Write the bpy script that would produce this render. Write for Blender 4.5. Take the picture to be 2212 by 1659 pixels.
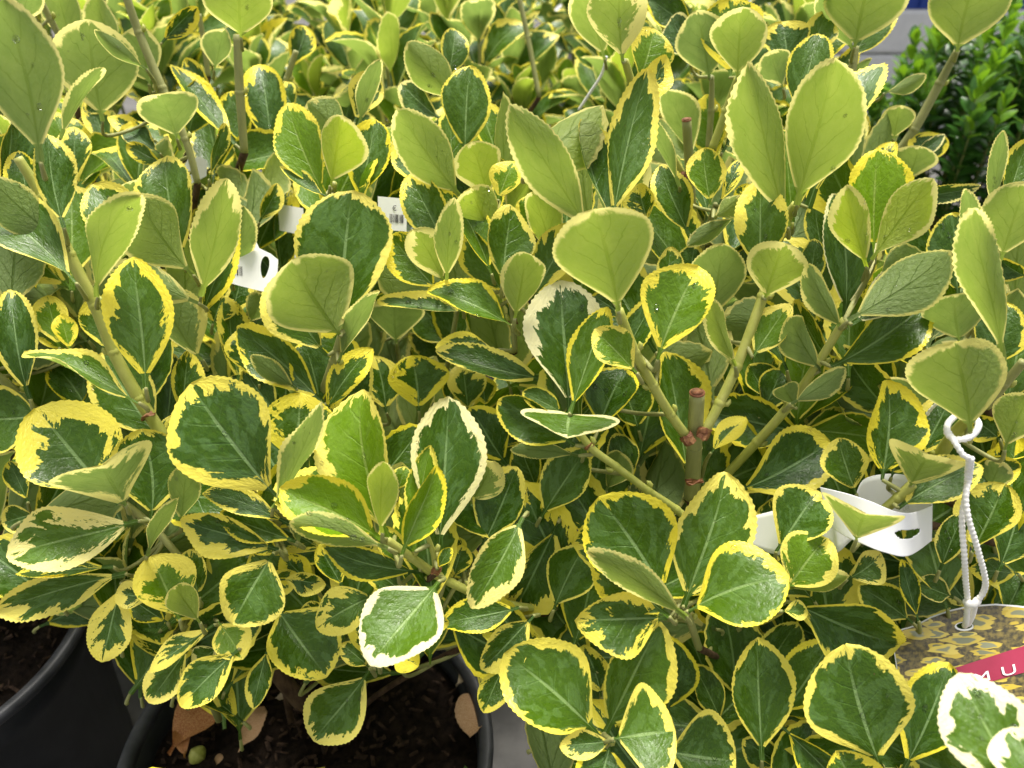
import bpy, bmesh, math, random
import numpy as np
from mathutils import Vector, Matrix

for o in list(bpy.data.objects):
    bpy.data.objects.remove(o)
scene = bpy.context.scene
C = scene.collection
rnd = random.Random(7)

# ------------------------------------------------------------------ camera
CAM = Vector((0.0, 0.0, 0.77))
PITCH = math.radians(36.0)
FP = 1703.0            # focal length in units of a 2212 px wide picture
CX, CY = 1106.0, 829.5
cam_d = bpy.data.cameras.new("camera")
cam = bpy.data.objects.new("camera", cam_d)
C.objects.link(cam)
cam.location = CAM
cam.rotation_euler = (math.radians(90) - PITCH, 0, 0)
cam_d.sensor_width = 36.0
cam_d.lens = 36.0 * FP / 2212.0
cam_d.clip_start = 0.01
cam_d.clip_end = 200.0
cam_d.dof.use_dof = True
cam_d.dof.focus_distance = 0.42
cam_d.dof.aperture_fstop = 10.0
scene.camera = cam
AX_R = Vector((1, 0, 0))
AX_U = Vector((0, math.sin(PITCH), math.cos(PITCH)))
AX_F = Vector((0, math.cos(PITCH), -math.sin(PITCH)))


def at(px, py, d):
    """photo point (2212 wide) at depth d along the lens axis -> world"""
    return CAM + d * (AX_F + AX_R * ((px - CX) / FP) - AX_U * ((py - CY) / FP))


def proj(p):
    q = p - CAM
    d = q.dot(AX_F)
    if d < 0.02:
        return (-9999, -9999, d)
    return (CX + FP * q.dot(AX_R) / d, CY - FP * q.dot(AX_U) / d, d)


# ------------------------------------------------------------------ sky and sun
SUN_EL, SUN_AZ = 70.0, 10.0      # behind the plants, facing the camera
w = bpy.data.worlds.new("World")
scene.world = w
w.use_nodes = True
nt = w.node_tree
nt.nodes.clear()
sky = nt.nodes.new("ShaderNodeTexSky")
sky.sky_type = 'NISHITA'
sky.sun_disc = False
sky.sun_elevation = math.radians(SUN_EL)
sky.sun_rotation = math.radians(SUN_AZ)
sky.air_density = 1.0
sky.dust_density = 4.0
sky.ozone_density = 1.0
hs = nt.nodes.new("ShaderNodeHueSaturation")
hs.inputs['Saturation'].default_value = 0.12
bg = nt.nodes.new("ShaderNodeBackground")
bg.inputs['Strength'].default_value = 0.062
wo = nt.nodes.new("ShaderNodeOutputWorld")
nt.links.new(sky.outputs[0], hs.inputs['Color'])
nt.links.new(hs.outputs[0], bg.inputs['Color'])
nt.links.new(bg.outputs[0], wo.inputs['Surface'])
sun_d = bpy.data.lights.new("sun", 'SUN')
sun_d.energy = 1.5
sun_d.angle = math.radians(22)
sun_d.color = (1.0, 0.95, 0.86)
sun = bpy.data.objects.new("sun", sun_d)
C.objects.link(sun)
sun.rotation_euler = (-math.radians(90 - SUN_EL), 0, -math.radians(SUN_AZ))
vs = scene.view_settings
vs.view_transform = 'Standard'
vs.look = 'None'
vs.exposure = 1.85
vs.gamma = 1.0
vs.use_curve_mapping = False
try:
    scene.cycles.max_bounces = 10
    scene.cycles.transmission_bounces = 8
    scene.cycles.transparent_max_bounces = 8
except Exception:
    pass


# ------------------------------------------------------------------ helpers
def lnk(nt, a, b):
    nt.links.new(a, b)


class NT:
    """small node helper"""
    def __init__(self, name):
        self.m = bpy.data.materials.new(name)
        self.m.use_nodes = True
        self.t = self.m.node_tree
        self.t.nodes.clear()
        self.out = self.t.nodes.new("ShaderNodeOutputMaterial")

    def n(self, kind, **kw):
        x = self.t.nodes.new(kind)
        for k, v in kw.items():
            setattr(x, k, v)
        return x

    def put(self, sock, v):
        if hasattr(v, 'is_output') or isinstance(v, bpy.types.NodeSocket):
            self.t.links.new(v, sock)
        elif isinstance(v, (tuple, list)) and len(v) == 3 and sock.type == 'RGBA':
            sock.default_value = (*v, 1)
        else:
            sock.default_value = v

    def math(self, op, a, b=0.0, c=None, clamp=False):
        x = self.n("ShaderNodeMath", operation=op, use_clamp=clamp)
        self.put(x.inputs[0], a)
        self.put(x.inputs[1], b)
        if c is not None:
            self.put(x.inputs[2], c)
        return x.outputs[0]

    def mix(self, f, a, b, blend='MIX'):
        x = self.n("ShaderNodeMix", data_type='RGBA', blend_type=blend)
        x.clamp_factor = True
        self.put(x.inputs[0], f)
        self.put(x.inputs[6], a)
        self.put(x.inputs[7], b)
        return x.outputs[2]

    def mixf(self, f, a, b):
        x = self.n("ShaderNodeMix", data_type='FLOAT')
        self.put(x.inputs[0], f)
        self.put(x.inputs[2], a)
        self.put(x.inputs[3], b)
        return x.outputs[0]

    def step(self, v, lo, hi, a=0.0, b=1.0):
        x = self.n("ShaderNodeMapRange", interpolation_type='SMOOTHSTEP')
        self.put(x.inputs[0], v)
        self.put(x.inputs[1], lo)
        self.put(x.inputs[2], hi)
        self.put(x.inputs[3], a)
        self.put(x.inputs[4], b)
        return x.outputs[0]

    def vec(self, x, y, z=0.0):
        c = self.n("ShaderNodeCombineXYZ")
        self.put(c.inputs[0], x)
        self.put(c.inputs[1], y)
        self.put(c.inputs[2], z)
        return c.outputs[0]

    def noise(self, v, scale, detail=2.0, rough=0.5, dist=0.0):
        x = self.n("ShaderNodeTexNoise")
        if v is not None:
            self.put(x.inputs['Vector'], v)
        x.inputs['Scale'].default_value = scale
        x.inputs['Detail'].default_value = detail
        x.inputs['Roughness'].default_value = rough
        x.inputs['Distortion'].default_value = dist
        return x.outputs[0]

    def bsdf(self, col, rough, spec=0.5, normal=None, **kw):
        x = self.n("ShaderNodeBsdfPrincipled")
        self.put(x.inputs['Base Color'], col)
        self.put(x.inputs['Roughness'], rough)
        self.put(x.inputs['Specular IOR Level'], spec)
        if normal is not None:
            self.put(x.inputs['Normal'], normal)
        for k, v in kw.items():
            self.put(x.inputs[k], v)
        return x.outputs[0]

    def bump(self, h, strength, dist):
        x = self.n("ShaderNodeBump")
        x.inputs['Strength'].default_value = strength
        x.inputs['Distance'].default_value = dist
        self.put(x.inputs['Height'], h)
        return x.outputs[0]

    def done(self, surf):
        self.t.links.new(surf, self.out.inputs['Surface'])
        return self.m


def leaf_material():
    M = NT("variegated_leaf")
    uv = M.n("ShaderNodeUVMap")
    uv.uv_map = "leaf"
    sp = M.n("ShaderNodeSeparateXYZ")
    M.put(sp.inputs[0], uv.outputs[0])
    s = M.math('SUBTRACT', M.math('MULTIPLY', sp.outputs[0], 2.0), 1.0)
    t = sp.outputs[1]
    a = M.math('ABSOLUTE', s)
    ed = M.n("ShaderNodeAttribute", attribute_name="edge", attribute_type='GEOMETRY').outputs['Fac']
    oi = M.n("ShaderNodeObjectInfo")
    cs = M.n("ShaderNodeSeparateColor")
    M.put(cs.inputs[0], oi.outputs['Color'])
    pm, pc, pg = cs.outputs[0], cs.outputs[1], cs.outputs[2]
    seed = M.math('MULTIPLY', oi.outputs['Alpha'], 97.0)
    v = M.math('SUBTRACT', t, M.math('MULTIPLY', a, 0.28))
    side = M.math('MULTIPLY', M.math('SIGN', s), 7.3)
    # noise drawn out along the side veins
    vv = M.vec(M.math('ADD', M.math('MULTIPLY', v, 5.5), side), M.math('MULTIPLY', a, 0.9), seed)
    n1 = M.noise(vv, 1.0, 4.0, 0.62)
    n1s = M.step(n1, 0.43, 0.64)
    big = M.noise(M.vec(M.math('ADD', M.math('MULTIPLY', t, 1.8), side), a, M.math('ADD', seed, 31.0)), 1.0, 0.0)
    bigs = M.step(big, 0.44, 0.62)
    tipb = M.mixf(t, 0.3, 1.65)
    th = M.math('MULTIPLY', M.math('MULTIPLY', pm, 0.85), M.math('MULTIPLY', tipb,
              M.math('ADD', 0.06, M.math('ADD', M.math('MULTIPLY', n1s, 1.1), M.math('MULTIPLY', bigs, 0.75)))))
    th = M.math('ADD', th, 0.038)
    spk = M.noise(M.vec(M.math('MULTIPLY', s, 6.0), M.math('MULTIPLY', t, 12.0), seed), 2.2, 2.0, 0.6)
    th2 = M.math('ADD', th, M.math('MULTIPLY', M.math('SUBTRACT', spk, 0.5), M.math('MULTIPLY', pm, 0.9)))
    yel = M.step(M.math('SUBTRACT', ed, th2), -0.012, 0.020, 1.0, 0.0)
    # greens
    patch = M.noise(M.vec(M.math('ADD', M.math('MULTIPLY', v, 6.0), side), M.math('MULTIPLY', a, 2.2), M.math('ADD', seed, 11.0)), 1.0, 2.5, 0.6)
    pk = M.step(patch, 0.505, 0.56)
    mott = M.noise(M.vec(M.math('MULTIPLY', s, 4.0), M.math('MULTIPLY', t, 8.0), seed), 3.0, 3.0, 0.6)
    mott_ = M.noise(M.vec(M.math('MULTIPLY', s, 2.0), M.math('MULTIPLY', t, 3.5), M.math('ADD', seed, 5.0)), 2.0, 2.0)
    dark = M.mix(pg, (0.026, 0.070, 0.004), (0.170, 0.310, 0.004))
    midg = M.mix(pg, (0.072, 0.145, 0.040), (0.210, 0.350, 0.020))
    grn = M.mix(M.math('MULTIPLY', pk, 0.75), dark, midg)
    grn = M.mix(M.step(mott, 0.35, 0.75, 0.0, 0.45), grn, M.mix(pg, (0.062, 0.122, 0.004), (0.20, 0.36, 0.006)))
    yc = M.mix(pc, (0.860, 0.725, 0.030), (0.900, 0.850, 0.480))
    yc = M.mix(M.step(mott, 0.3, 0.8, 0.0, 0.35), yc, M.mix(pc, (0.87, 0.77, 0.09), (0.88, 0.84, 0.6)))
    # pale veins
    mid = M.step(M.math('MULTIPLY', a, M.math('ADD', 0.55, M.math('MULTIPLY', t, 1.3))), 0.026, 0.060, 1.0, 0.0)
    mid = M.math('MULTIPLY', mid, M.step(t, 0.55, 0.97, 1.0, 0.0))
    fr = M.math('ABSOLUTE', M.math('SUBTRACT', M.math('FRACT', M.math('ADD', M.math('MULTIPLY', v, 6.5), M.math('MULTIPLY', n1, 0.7))), 0.5))
    vein = M.math('MULTIPLY', M.step(fr, 0.015, 0.065, 1.0, 0.0), M.step(a, 0.05, 0.75, 1.0, 0.0))
    fr2 = M.math('ABSOLUTE', M.math('SUBTRACT', M.math('FRACT', M.math('ADD', M.math('MULTIPLY', M.math('ADD', t, M.math('MULTIPLY', a, -0.42)), 5.0), M.math('ADD', M.math('MULTIPLY', mott_, 0.55), side))), 0.5))
    vein2 = M.math('MULTIPLY', M.step(fr2, 0.012, 0.05, 1.0, 0.0), M.step(a, 0.35, 0.9, 1.0, 0.0))
    grn_v = M.mix(M.math('MULTIPLY', vein, 0.22), grn, M.mix(pg, (0.10, 0.20, 0.06), (0.30, 0.45, 0.05)))
    top = M.mix(yel, grn_v, yc)
    top = M.mix(M.math('MULTIPLY', mid, 0.8), top, M.mix(pg, (0.20, 0.31, 0.12), (0.38, 0.50, 0.08)))
    # tiny brown blemishes
    bl = M.noise(M.vec(M.math('MULTIPLY', s, 5.0), M.math('MULTIPLY', t, 11.0), M.math('ADD', seed, 53.0)), 2.4, 1.0)
    top = M.mix(M.step(bl, 0.795, 0.83, 0.0, 0.8), top, (0.13, 0.07, 0.03))
    # bump
    wr = M.noise(M.vec(M.math('MULTIPLY', s, 2.6), M.math('MULTIPLY', t, 5.5), seed), 3.2, 3.0, 0.55)
    h = M.math('ADD', M.math('MULTIPLY', wr, 0.9), M.math('ADD', M.math('MULTIPLY', vein, -0.25), M.math('MULTIPLY', mid, -0.35)))
    bt = M.bump(h, 0.55, 0.0012)
    rt = M.mixf(M.step(wr, 0.3, 0.7), 0.24, 0.44)
    topb = M.bsdf(top, rt, 0.30, bt)
    tl = M.n("ShaderNodeBsdfTranslucent")
    M.put(tl.inputs[0], M.mix(yel, M.mix(pg, (0.10, 0.22, 0.010), (0.36, 0.56, 0.012)), (0.90, 0.72, 0.06)))
    ms = M.n("ShaderNodeMixShader")
    M.put(ms.inputs[0], M.mixf(yel, M.mixf(pg, 0.07, 0.26), 0.17))
    M.put(ms.inputs[1], topb)
    M.put(ms.inputs[2], tl.outputs[0])
    # underside: paler, matt, dark vein lines
    yelu = M.step(M.math('SUBTRACT', ed, M.math('MULTIPLY', th2, 0.72)), -0.03, 0.05, 1.0, 0.0)
    und = M.mix(pg, (0.165, 0.245, 0.080), (0.380, 0.470, 0.065))
    und = M.mix(M.step(mott, 0.3, 0.75, 0.0, 0.35), und, M.mix(pg, (0.25, 0.32, 0.15), (0.44, 0.51, 0.15)))
    yu = M.mix(pc, (0.86, 0.78, 0.22), (0.90, 0.86, 0.52))
    und = M.mix(M.math('MULTIPLY', yelu, 0.92), und, yu)
    und = M.mix(M.math('MULTIPLY', M.math('MAXIMUM', M.math('MULTIPLY', mid, 0.85), M.math('MULTIPLY', vein2, 0.75)), M.math('SUBTRACT', 1.0, M.math('MULTIPLY', yelu, 0.8))), und, M.mix(pg, (0.07, 0.13, 0.02), (0.17, 0.27, 0.02)))
    sk = M.noise(M.vec(M.math('MULTIPLY', s, 9.0), M.math('MULTIPLY', t, 17.0), M.math('ADD', seed, 71.0)), 3.0, 2.0)
    und = M.mix(M.step(sk, 0.66, 0.74, 0.0, 0.35), und, (0.09, 0.12, 0.03))
    und = M.mix(M.step(sk, 0.38, 0.28, 0.0, 0.25), und, (0.42, 0.47, 0.26))
    und = M.mix(M.step(bl, 0.80, 0.83, 0.0, 0.6), und, (0.10, 0.06, 0.02))
    bu = M.bump(M.math('ADD', M.math('MULTIPLY', wr, 1.0), M.math('ADD', M.math('MULTIPLY', vein2, 0.5), M.math('MULTIPLY', mid, 0.8))), 0.75, 0.0012)
    undb = M.bsdf(und, 0.52, 0.30, bu)
    tl2 = M.n("ShaderNodeBsdfTranslucent")
    M.put(tl2.inputs[0], M.mix(yelu, M.mix(mott_, M.mix(pg, (0.17, 0.29, 0.05), (0.42, 0.58, 0.02)), M.mix(pg, (0.36, 0.48, 0.11), (0.60, 0.70, 0.05))), (0.96, 0.88, 0.30)))
    ms2 = M.n("ShaderNodeMixShader")
    M.put(ms2.inputs[0], M.mixf(yelu, M.mixf(pg, 0.46, 0.58), 0.60))
    M.put(ms2.inputs[1], undb)
    M.put(ms2.inputs[2], tl2.outputs[0])
    ge = M.n("ShaderNodeNewGeometry")
    fin = M.n("ShaderNodeMixShader")
    M.put(fin.inputs[0], ge.outputs['Backfacing'])
    M.put(fin.inputs[1], ms.outputs[0])
    M.put(fin.inputs[2], ms2.outputs[0])
    return M.done(fin.outputs[0])


def plain(name, col, col2, rough=0.6, scale=60.0, bump=0.0, dist=0.001, spec=0.5, stretch=None, detail=4.0, **kw):
    M = NT(name)
    tc = M.n("ShaderNodeTexCoord")
    vecs = tc.outputs['Object']
    if stretch:
        mp = M.n("ShaderNodeMapping")
        mp.inputs['Scale'].default_value = stretch
        M.put(mp.inputs[0], vecs)
        vecs = mp.outputs[0]
    n = M.noise(vecs, scale, detail, 0.6)
    c = M.mix(M.step(n, 0.3, 0.7), col, col2)
    nb = M.bump(n, bump, dist) if bump else None
    return M.done(M.bsdf(c, rough, spec, nb, **kw))


MAT_LEAF = leaf_material()
MAT_STEM = plain("green_stem", (0.25, 0.26, 0.085), (0.35, 0.35, 0.13), 0.5, 140, 0.25, 0.0006, 0.35, (1, 1, 0.25))
MAT_YSTEM = plain("young_stem", (0.36, 0.38, 0.07), (0.47, 0.47, 0.12), 0.45, 140, 0.2, 0.0005, 0.35, (1, 1, 0.25))
MAT_WOOD = plain("old_wood", (0.045, 0.025, 0.014), (0.12, 0.075, 0.04), 0.8, 180, 0.5, 0.001, 0.2, (1, 1, 0.3))
MAT_NODE = plain("node_scale", (0.16, 0.05, 0.02), (0.30, 0.14, 0.05), 0.7, 300)
MAT_CUT = plain("cut_wood", (0.42, 0.28, 0.16), (0.16, 0.05, 0.025), 0.7, 500)
MAT_POT = plain("black_plastic", (0.012, 0.013, 0.015), (0.024, 0.025, 0.028), 0.42, 35, 0.1, 0.001, 0.4)
MAT_RIM = plain("scuffed_rim", (0.022, 0.023, 0.027), (0.05, 0.05, 0.056), 0.5, 60, 0.15, 0.0006, 0.45)
MAT_SOIL = plain("dark_peat", (0.006, 0.004, 0.003), (0.028, 0.018, 0.012), 0.95, 160, 0.9, 0.004, 0.15, None, 6.0)
MAT_CHIP = plain("bark_chip", (0.020, 0.012, 0.008), (0.075, 0.045, 0.028), 0.9, 200, 0.5, 0.001, 0.2)
MAT_DRY = plain("dry_leaf", (0.32, 0.15, 0.06), (0.58, 0.40, 0.24), 0.75, 90, 0.4, 0.001, 0.25)
MAT_DRYPALE = plain("pale_dry_leaf", (0.34, 0.25, 0.16), (0.55, 0.44, 0.31), 0.8, 90, 0.4, 0.001, 0.25)
MAT_DRYRED = plain("russet_dry_leaf", (0.32, 0.09, 0.02), (0.58, 0.30, 0.11), 0.6, 70, 0.4, 0.001, 0.4)
MAT_TAG = plain("white_plastic", (0.80, 0.80, 0.79), (0.84, 0.84, 0.83), 0.42, 25, 0.05, 0.0004, 0.4)
MAT_INK = plain("black_ink", (0.02, 0.02, 0.02), (0.035, 0.035, 0.035), 0.6, 50)
MAT_CORD = plain("white_cord", (0.82, 0.80, 0.74), (0.88, 0.86, 0.82), 0.85, 300, 0.4, 0.0006, 0.2)
MAT_GROUND = plain("grey_ground", (0.085, 0.083, 0.08), (0.15, 0.145, 0.14), 0.9, 18, 0.4, 0.003, 0.2, None, 8.0)
MAT_GRAVEL = MAT_GROUND


def mesh_obj(name, verts, faces, mat, parent=None, smooth=True, uvs=None, edge=None):
    me = bpy.data.meshes.new(name)
    me.from_pydata([tuple(v) for v in verts], [], faces)
    if mat:
        me.materials.append(mat)
    if smooth:
        me.polygons.foreach_set("use_smooth", [True] * len(me.polygons))
    if uvs is not None:
        l = me.uv_layers.new(name="leaf")
        idx = np.empty(len(me.loops), dtype=np.int32)
        me.loops.foreach_get("vertex_index", idx)
        l.data.foreach_set("uv", np.asarray(uvs, dtype=np.float32)[idx].ravel())
    if edge is not None:
        at_ = me.attributes.new("edge", 'FLOAT', 'POINT')
        at_.data.foreach_set("value", np.asarray(edge, dtype=np.float32))
    o = bpy.data.objects.new(name, me)
    C.objects.link(o)
    if parent is not None:
        o.parent = parent
    return o


def tag(o, label=None, cat=None, group=None, kind=None):
    if label:
        o['label'] = label
    if cat:
        o['category'] = cat
    if group:
        o['group'] = group
    if kind:
        o['kind'] = kind
    return o


def empty(name, loc):
    o = bpy.data.objects.new(name, None)
    o.empty_display_size = 0.02
    C.objects.link(o)
    o.location = loc
    return o


def smooth_path(pts, rad, per=6):
    """Catmull-Rom through points"""
    P = [Vector(p) for p in pts]
    if len(P) < 3:
        P = [P[0], P[0].lerp(P[-1], 0.5), P[-1]]
        rad = [rad[0], (rad[0] + rad[-1]) / 2, rad[-1]]
    out, ro = [], []
    n = len(P)
    for i in range(n - 1):
        p0, p1, p2, p3 = P[max(i - 1, 0)], P[i], P[i + 1], P[min(i + 2, n - 1)]
        for k in range(per):
            u = k / per
            out.append(0.5 * ((2 * p1) + (p2 - p0) * u + (2 * p0 - 5 * p1 + 4 * p2 - p3) * u * u + (3 * p1 - p0 - 3 * p2 + p3) * u ** 3))
            ro.append(rad[i] * (1 - u) + rad[i + 1] * u)
    out.append(P[-1])
    ro.append(rad[-1])
    return out, ro


def tube_geo(path, rad, sides=8, cap=True):
    V, F = [], []
    n = len(path)
    prev = None
    for i, p in enumerate(path):
        d = (path[min(i + 1, n - 1)] - path[max(i - 1, 0)])
        if d.length < 1e-9:
            d = Vector((0, 0, 1))
        d.normalize()
        if prev is None:
            x = d.orthogonal().normalized()
        else:
            x = (prev - d * prev.dot(d)).normalized()
        prev = x
        y = d.cross(x)
        for k in range(sides):
            an = 2 * math.pi * k / sides
            V.append(p + (x * math.cos(an) + y * math.sin(an)) * rad[i])
    for i in range(n - 1):
        for k in range(sides):
            a = i * sides + k
            b = i * sides + (k + 1) % sides
            F.append((a, b, b + sides, a + sides))
    if cap:
        F.append(tuple(range(sides - 1, -1, -1)))
        F.append(tuple(range((n - 1) * sides, n * sides)))
    return V, F


def join_geo(parts):
    V, F = [], []
    for v, f in parts:
        o = len(V)
        V += list(v)
        F += [tuple(i + o for i in q) for q in f]
    return V, F


# ------------------------------------------------------------------ leaf shape
COLS = np.array([-1, -0.86, -0.55, -0.22, 0, 0.22, 0.55, 0.86, 1.0])


def leaf_geo(aspect=0.6, fold=0.25, bend=0.06, curl=0.0, lat=0.0, rows=34, seed=0, shape=0.5, cols=COLS, ripple=0.02, twist=0.0, lift=0.03, pet=0.07, tooth=0.010):
    r = random.Random(seed)
    i = np.arange(rows + 1) / rows
    t = 0.72 * i + 0.28 * (0.5 - 0.5 * np.cos(np.pi * i))
    s = np.clip((t - pet) / (1 - pet), 0, 1)
    ex = 0.96 + 0.36 * shape
    w = np.clip(np.sin(np.pi * s ** ex), 0, 1) ** (0.90 - 0.30 * s)
    w = w / w.max()
    # cut corner of the base a little: wedge base
    hw = 0.5 * aspect * w
    serr = np.where(np.arange(rows + 1) % 2 == 0, 1.0, -1.0) * tooth * np.clip((t - 0.25) / 0.2, 0, 1) * (w > 0.12)
    serr = serr * np.array([0.6 + 0.8 * r.random() for _ in t])
    asym = 1.0 + 0.10 * (r.random() - 0.5)
    lobes = 0.03 * np.sin(t * 6.3 * (1 + r.random()) + 6 * r.random())
    petw = 0.022 * np.clip(1 - (t - pet) / 0.25, 0, 1)
    right = np.maximum(hw * asym * (1 + lobes), petw) + serr * 0.5
    lobes2 = 0.03 * np.sin(t * 6.3 * (1 + r.random()) + 6 * r.random())
    left = np.maximum(hw / asym * (1 + lobes2), petw) + serr * 0.5
    right[-1] = left[-1] = 0.012
    nc = len(cols)
    X = np.where(cols[None, :] > 0, cols[None, :] * right[:, None], cols[None, :] * left[:, None])
    Y = np.repeat(t[:, None], nc, 1)
    # teeth lean to the tip
    Y = Y + 0.25 * np.abs(cols[None, :]) ** 3 * (serr[:, None]) * 1.2
    # rounded rows: bow the rows towards the tip so that veins rise
    ol = np.concatenate([np.stack([X[:, 0], Y[:, 0]], 1), np.stack([X[::-1, -1], Y[::-1, -1]], 1)])
    A = ol
    B = np.roll(ol, -1, 0)
    P = np.stack([X.ravel(), Y.ravel()], 1)
    AB = B - A
    den = (AB ** 2).sum(1) + 1e-12
    d2 = np.full(len(P), 9.0)
    for q in range(len(A)):
        u = np.clip(((P - A[q]) @ AB[q]) / den[q], 0, 1)
        dd = ((P - A[q] - u[:, None] * AB[q]) ** 2).sum(1)
        d2 = np.minimum(d2, dd)
    edge = np.sqrt(d2) / (0.5 * aspect)
    # petiole stays green
    edge = np.where(Y.ravel() < pet + 0.05, 0.6, edge)
    ax = np.abs(X)
    e = 0.04
    Z = fold * (np.sqrt(ax ** 2 + e * e) - e)
    ph1, ph2 = 6.28 * r.random(), 6.28 * r.random()
    am = np.abs(cols)[None, :] ** 2
    Z = Z + ripple * am * np.sin(Y * 9 + ph1 + np.sign(cols)[None, :] * ph2)
    Z = Z + 0.012 * np.sin(Y * 5 + ph2) * np.cos(X * 7 + ph1)
    Z = Z + lift * np.abs(cols)[None, :] ** 4 * (0.6 + 0.6 * np.sin(Y * 7 + ph2)) * np.clip(w[:, None], 0, 1)
    Z = Z + 4 * bend * Y * (1 - Y)
    if curl:
        Z = Z - curl * np.clip(Y - 0.6, 0, 1) ** 2 * 3
    if twist:
        an = twist * (Y - 0.45)
        X, Z = X * np.cos(an) - Z * np.sin(an), X * np.sin(an) + Z * np.cos(an)
    X = X + lat * 4 * Y * (1 - Y)
    V = np.stack([X.ravel(), Y.ravel(), Z.ravel()], 1)
    uv = np.stack([np.repeat(cols[None, :] * 0.5 + 0.5, rows + 1, 0).ravel(), np.repeat(t[:, None], nc, 1).ravel()], 1)
    F = []
    for a in range(rows):
        for b in range(nc - 1):
            q = a * nc + b
            F.append((q, q + 1, q + 1 + nc, q + nc))
    return V, F, uv, edge


def leaf_mesh(**kw):
    V, F, uv, edge = leaf_geo(**kw)
    me = bpy.data.meshes.new("leaf")
    me.from_pydata(V.tolist(), [], F)
    me.materials.append(MAT_LEAF)
    me.polygons.foreach_set("use_smooth", [True] * len(me.polygons))
    l = me.uv_layers.new(name="leaf")
    idx = np.empty(len(me.loops), dtype=np.int32)
    me.loops.foreach_get("vertex_index", idx)
    l.data.foreach_set("uv", uv.astype(np.float32)[idx].ravel())
    at_ = me.attributes.new("edge", 'FLOAT', 'POINT')
    at_.data.foreach_set("value", edge.astype(np.float32))
    return me, V


def frame(y, z, loc, sc):
    y = y.normalized()
    z = (z - y * z.dot(y))
    if z.length < 1e-6:
        z = y.orthogonal()
    z.normalize()
    x = y.cross(z)
    M = Matrix(((x.x, y.x, z.x, 0), (x.y, y.y, z.y, 0), (x.z, y.z, z.z, 0), (0, 0, 0, 1)))
    return Matrix.Translation(loc) @ M @ Matrix.Scale(sc, 4)


# ------------------------------------------------------------------ depth map of the placed leaves (only used to keep random leaves behind them)
GS = 4
GW, GH = 2212 // GS + 1, 1660 // GS + 1
ZB = np.zeros((GH, GW))


def zb_tri(p, q, r_):
    xs = [p[0] / GS, q[0] / GS, r_[0] / GS]
    ys = [p[1] / GS, q[1] / GS, r_[1] / GS]
    x0, x1 = max(int(min(xs)), 0), min(int(max(xs)) + 1, GW - 1)
    y0, y1 = max(int(min(ys)), 0), min(int(max(ys)) + 1, GH - 1)
    if x0 > x1 or y0 > y1:
        return
    gx, gy = np.meshgrid(np.arange(x0, x1 + 1), np.arange(y0, y1 + 1))
    d = (ys[1] - ys[2]) * (xs[0] - xs[2]) + (xs[2] - xs[1]) * (ys[0] - ys[2])
    if abs(d) < 1e-9:
        return
    a = ((ys[1] - ys[2]) * (gx - xs[2]) + (xs[2] - xs[1]) * (gy - ys[2])) / d
    b = ((ys[2] - ys[0]) * (gx - xs[2]) + (xs[0] - xs[2]) * (gy - ys[2])) / d
    c = 1 - a - b
    m = (a >= -0.05) & (b >= -0.05) & (c >= -0.05)
    z = max(p[2], q[2], r_[2])
    sub = ZB[y0:y1 + 1, x0:x1 + 1]
    sub[m] = np.maximum(sub[m], z)


def zb_poly(pts, depth):
    P = [(x, y, depth) for x, y in pts]
    for i in range(1, len(P) - 1):
        zb_tri(P[0], P[i], P[i + 1])


# ------------------------------------------------------------------ ground
def grid(name, x0, x1, y0, y1, z, nx, ny, mat):
    V = [(x0 + (x1 - x0) * i / nx, y0 + (y1 - y0) * j / ny, z) for j in range(ny + 1) for i in range(nx + 1)]
    F = [(j * (nx + 1) + i, j * (nx + 1) + i + 1, (j + 1) * (nx + 1) + i + 1, (j + 1) * (nx + 1) + i) for j in range(ny) for i in range(nx)]
    return mesh_obj(name, V, F, mat, smooth=False)


tag(grid("ground", -60, 60, -40, 90, 0.0, 2, 2, MAT_GROUND), kind='structure')

POT_R, POT_H = 0.130, 0.24


def lathe(profile, sides=64):
    V, F = [], []
    n = len(profile)
    for r_, z in profile:
        for k in range(sides):
            an = 2 * math.pi * k / sides
            V.append((r_ * math.cos(an), r_ * math.sin(an), z))
    for i in range(n - 1):
        for k in range(sides):
            a = i * sides + k
            b = i * sides + (k + 1) % sides
            F.append((a, b, b + sides, a + sides))
    return V, F


def me_from(name, V, F, mat, smooth=True):
    me = bpy.data.meshes.new(name)
    me.from_pydata([tuple(v) for v in V], [], F)
    me.materials.append(mat)
    if smooth:
        me.polygons.foreach_set("use_smooth", [True] * len(me.polygons))
    return me


R0 = POT_R
wall_prof = [(0.0, 0.004), (0.098, 0.004), (0.1, 0.0), (0.1025, 0.004), (0.118, 0.196), (0.1205, 0.200), (0.1205, 0.206), (0.122, 0.232),
             (0.1195, 0.232), (0.116, 0.19), (0.1155, 0.18)]
rim_prof = [(0.1222, 0.2325), (0.1235, 0.2300), (0.1285, 0.2300), (0.1300, 0.2320), (0.1302, 0.2365), (0.1290, 0.2395), (0.1265, 0.2402),
            (0.1225, 0.2395), (0.1200, 0.2370), (0.1194, 0.2290), (0.1205, 0.2280), (0.1222, 0.2325)]
ME_WALL = me_from("pot", *lathe(wall_prof), MAT_POT)
ME_RIM = me_from("rim", *lathe(rim_prof), MAT_RIM)


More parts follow.
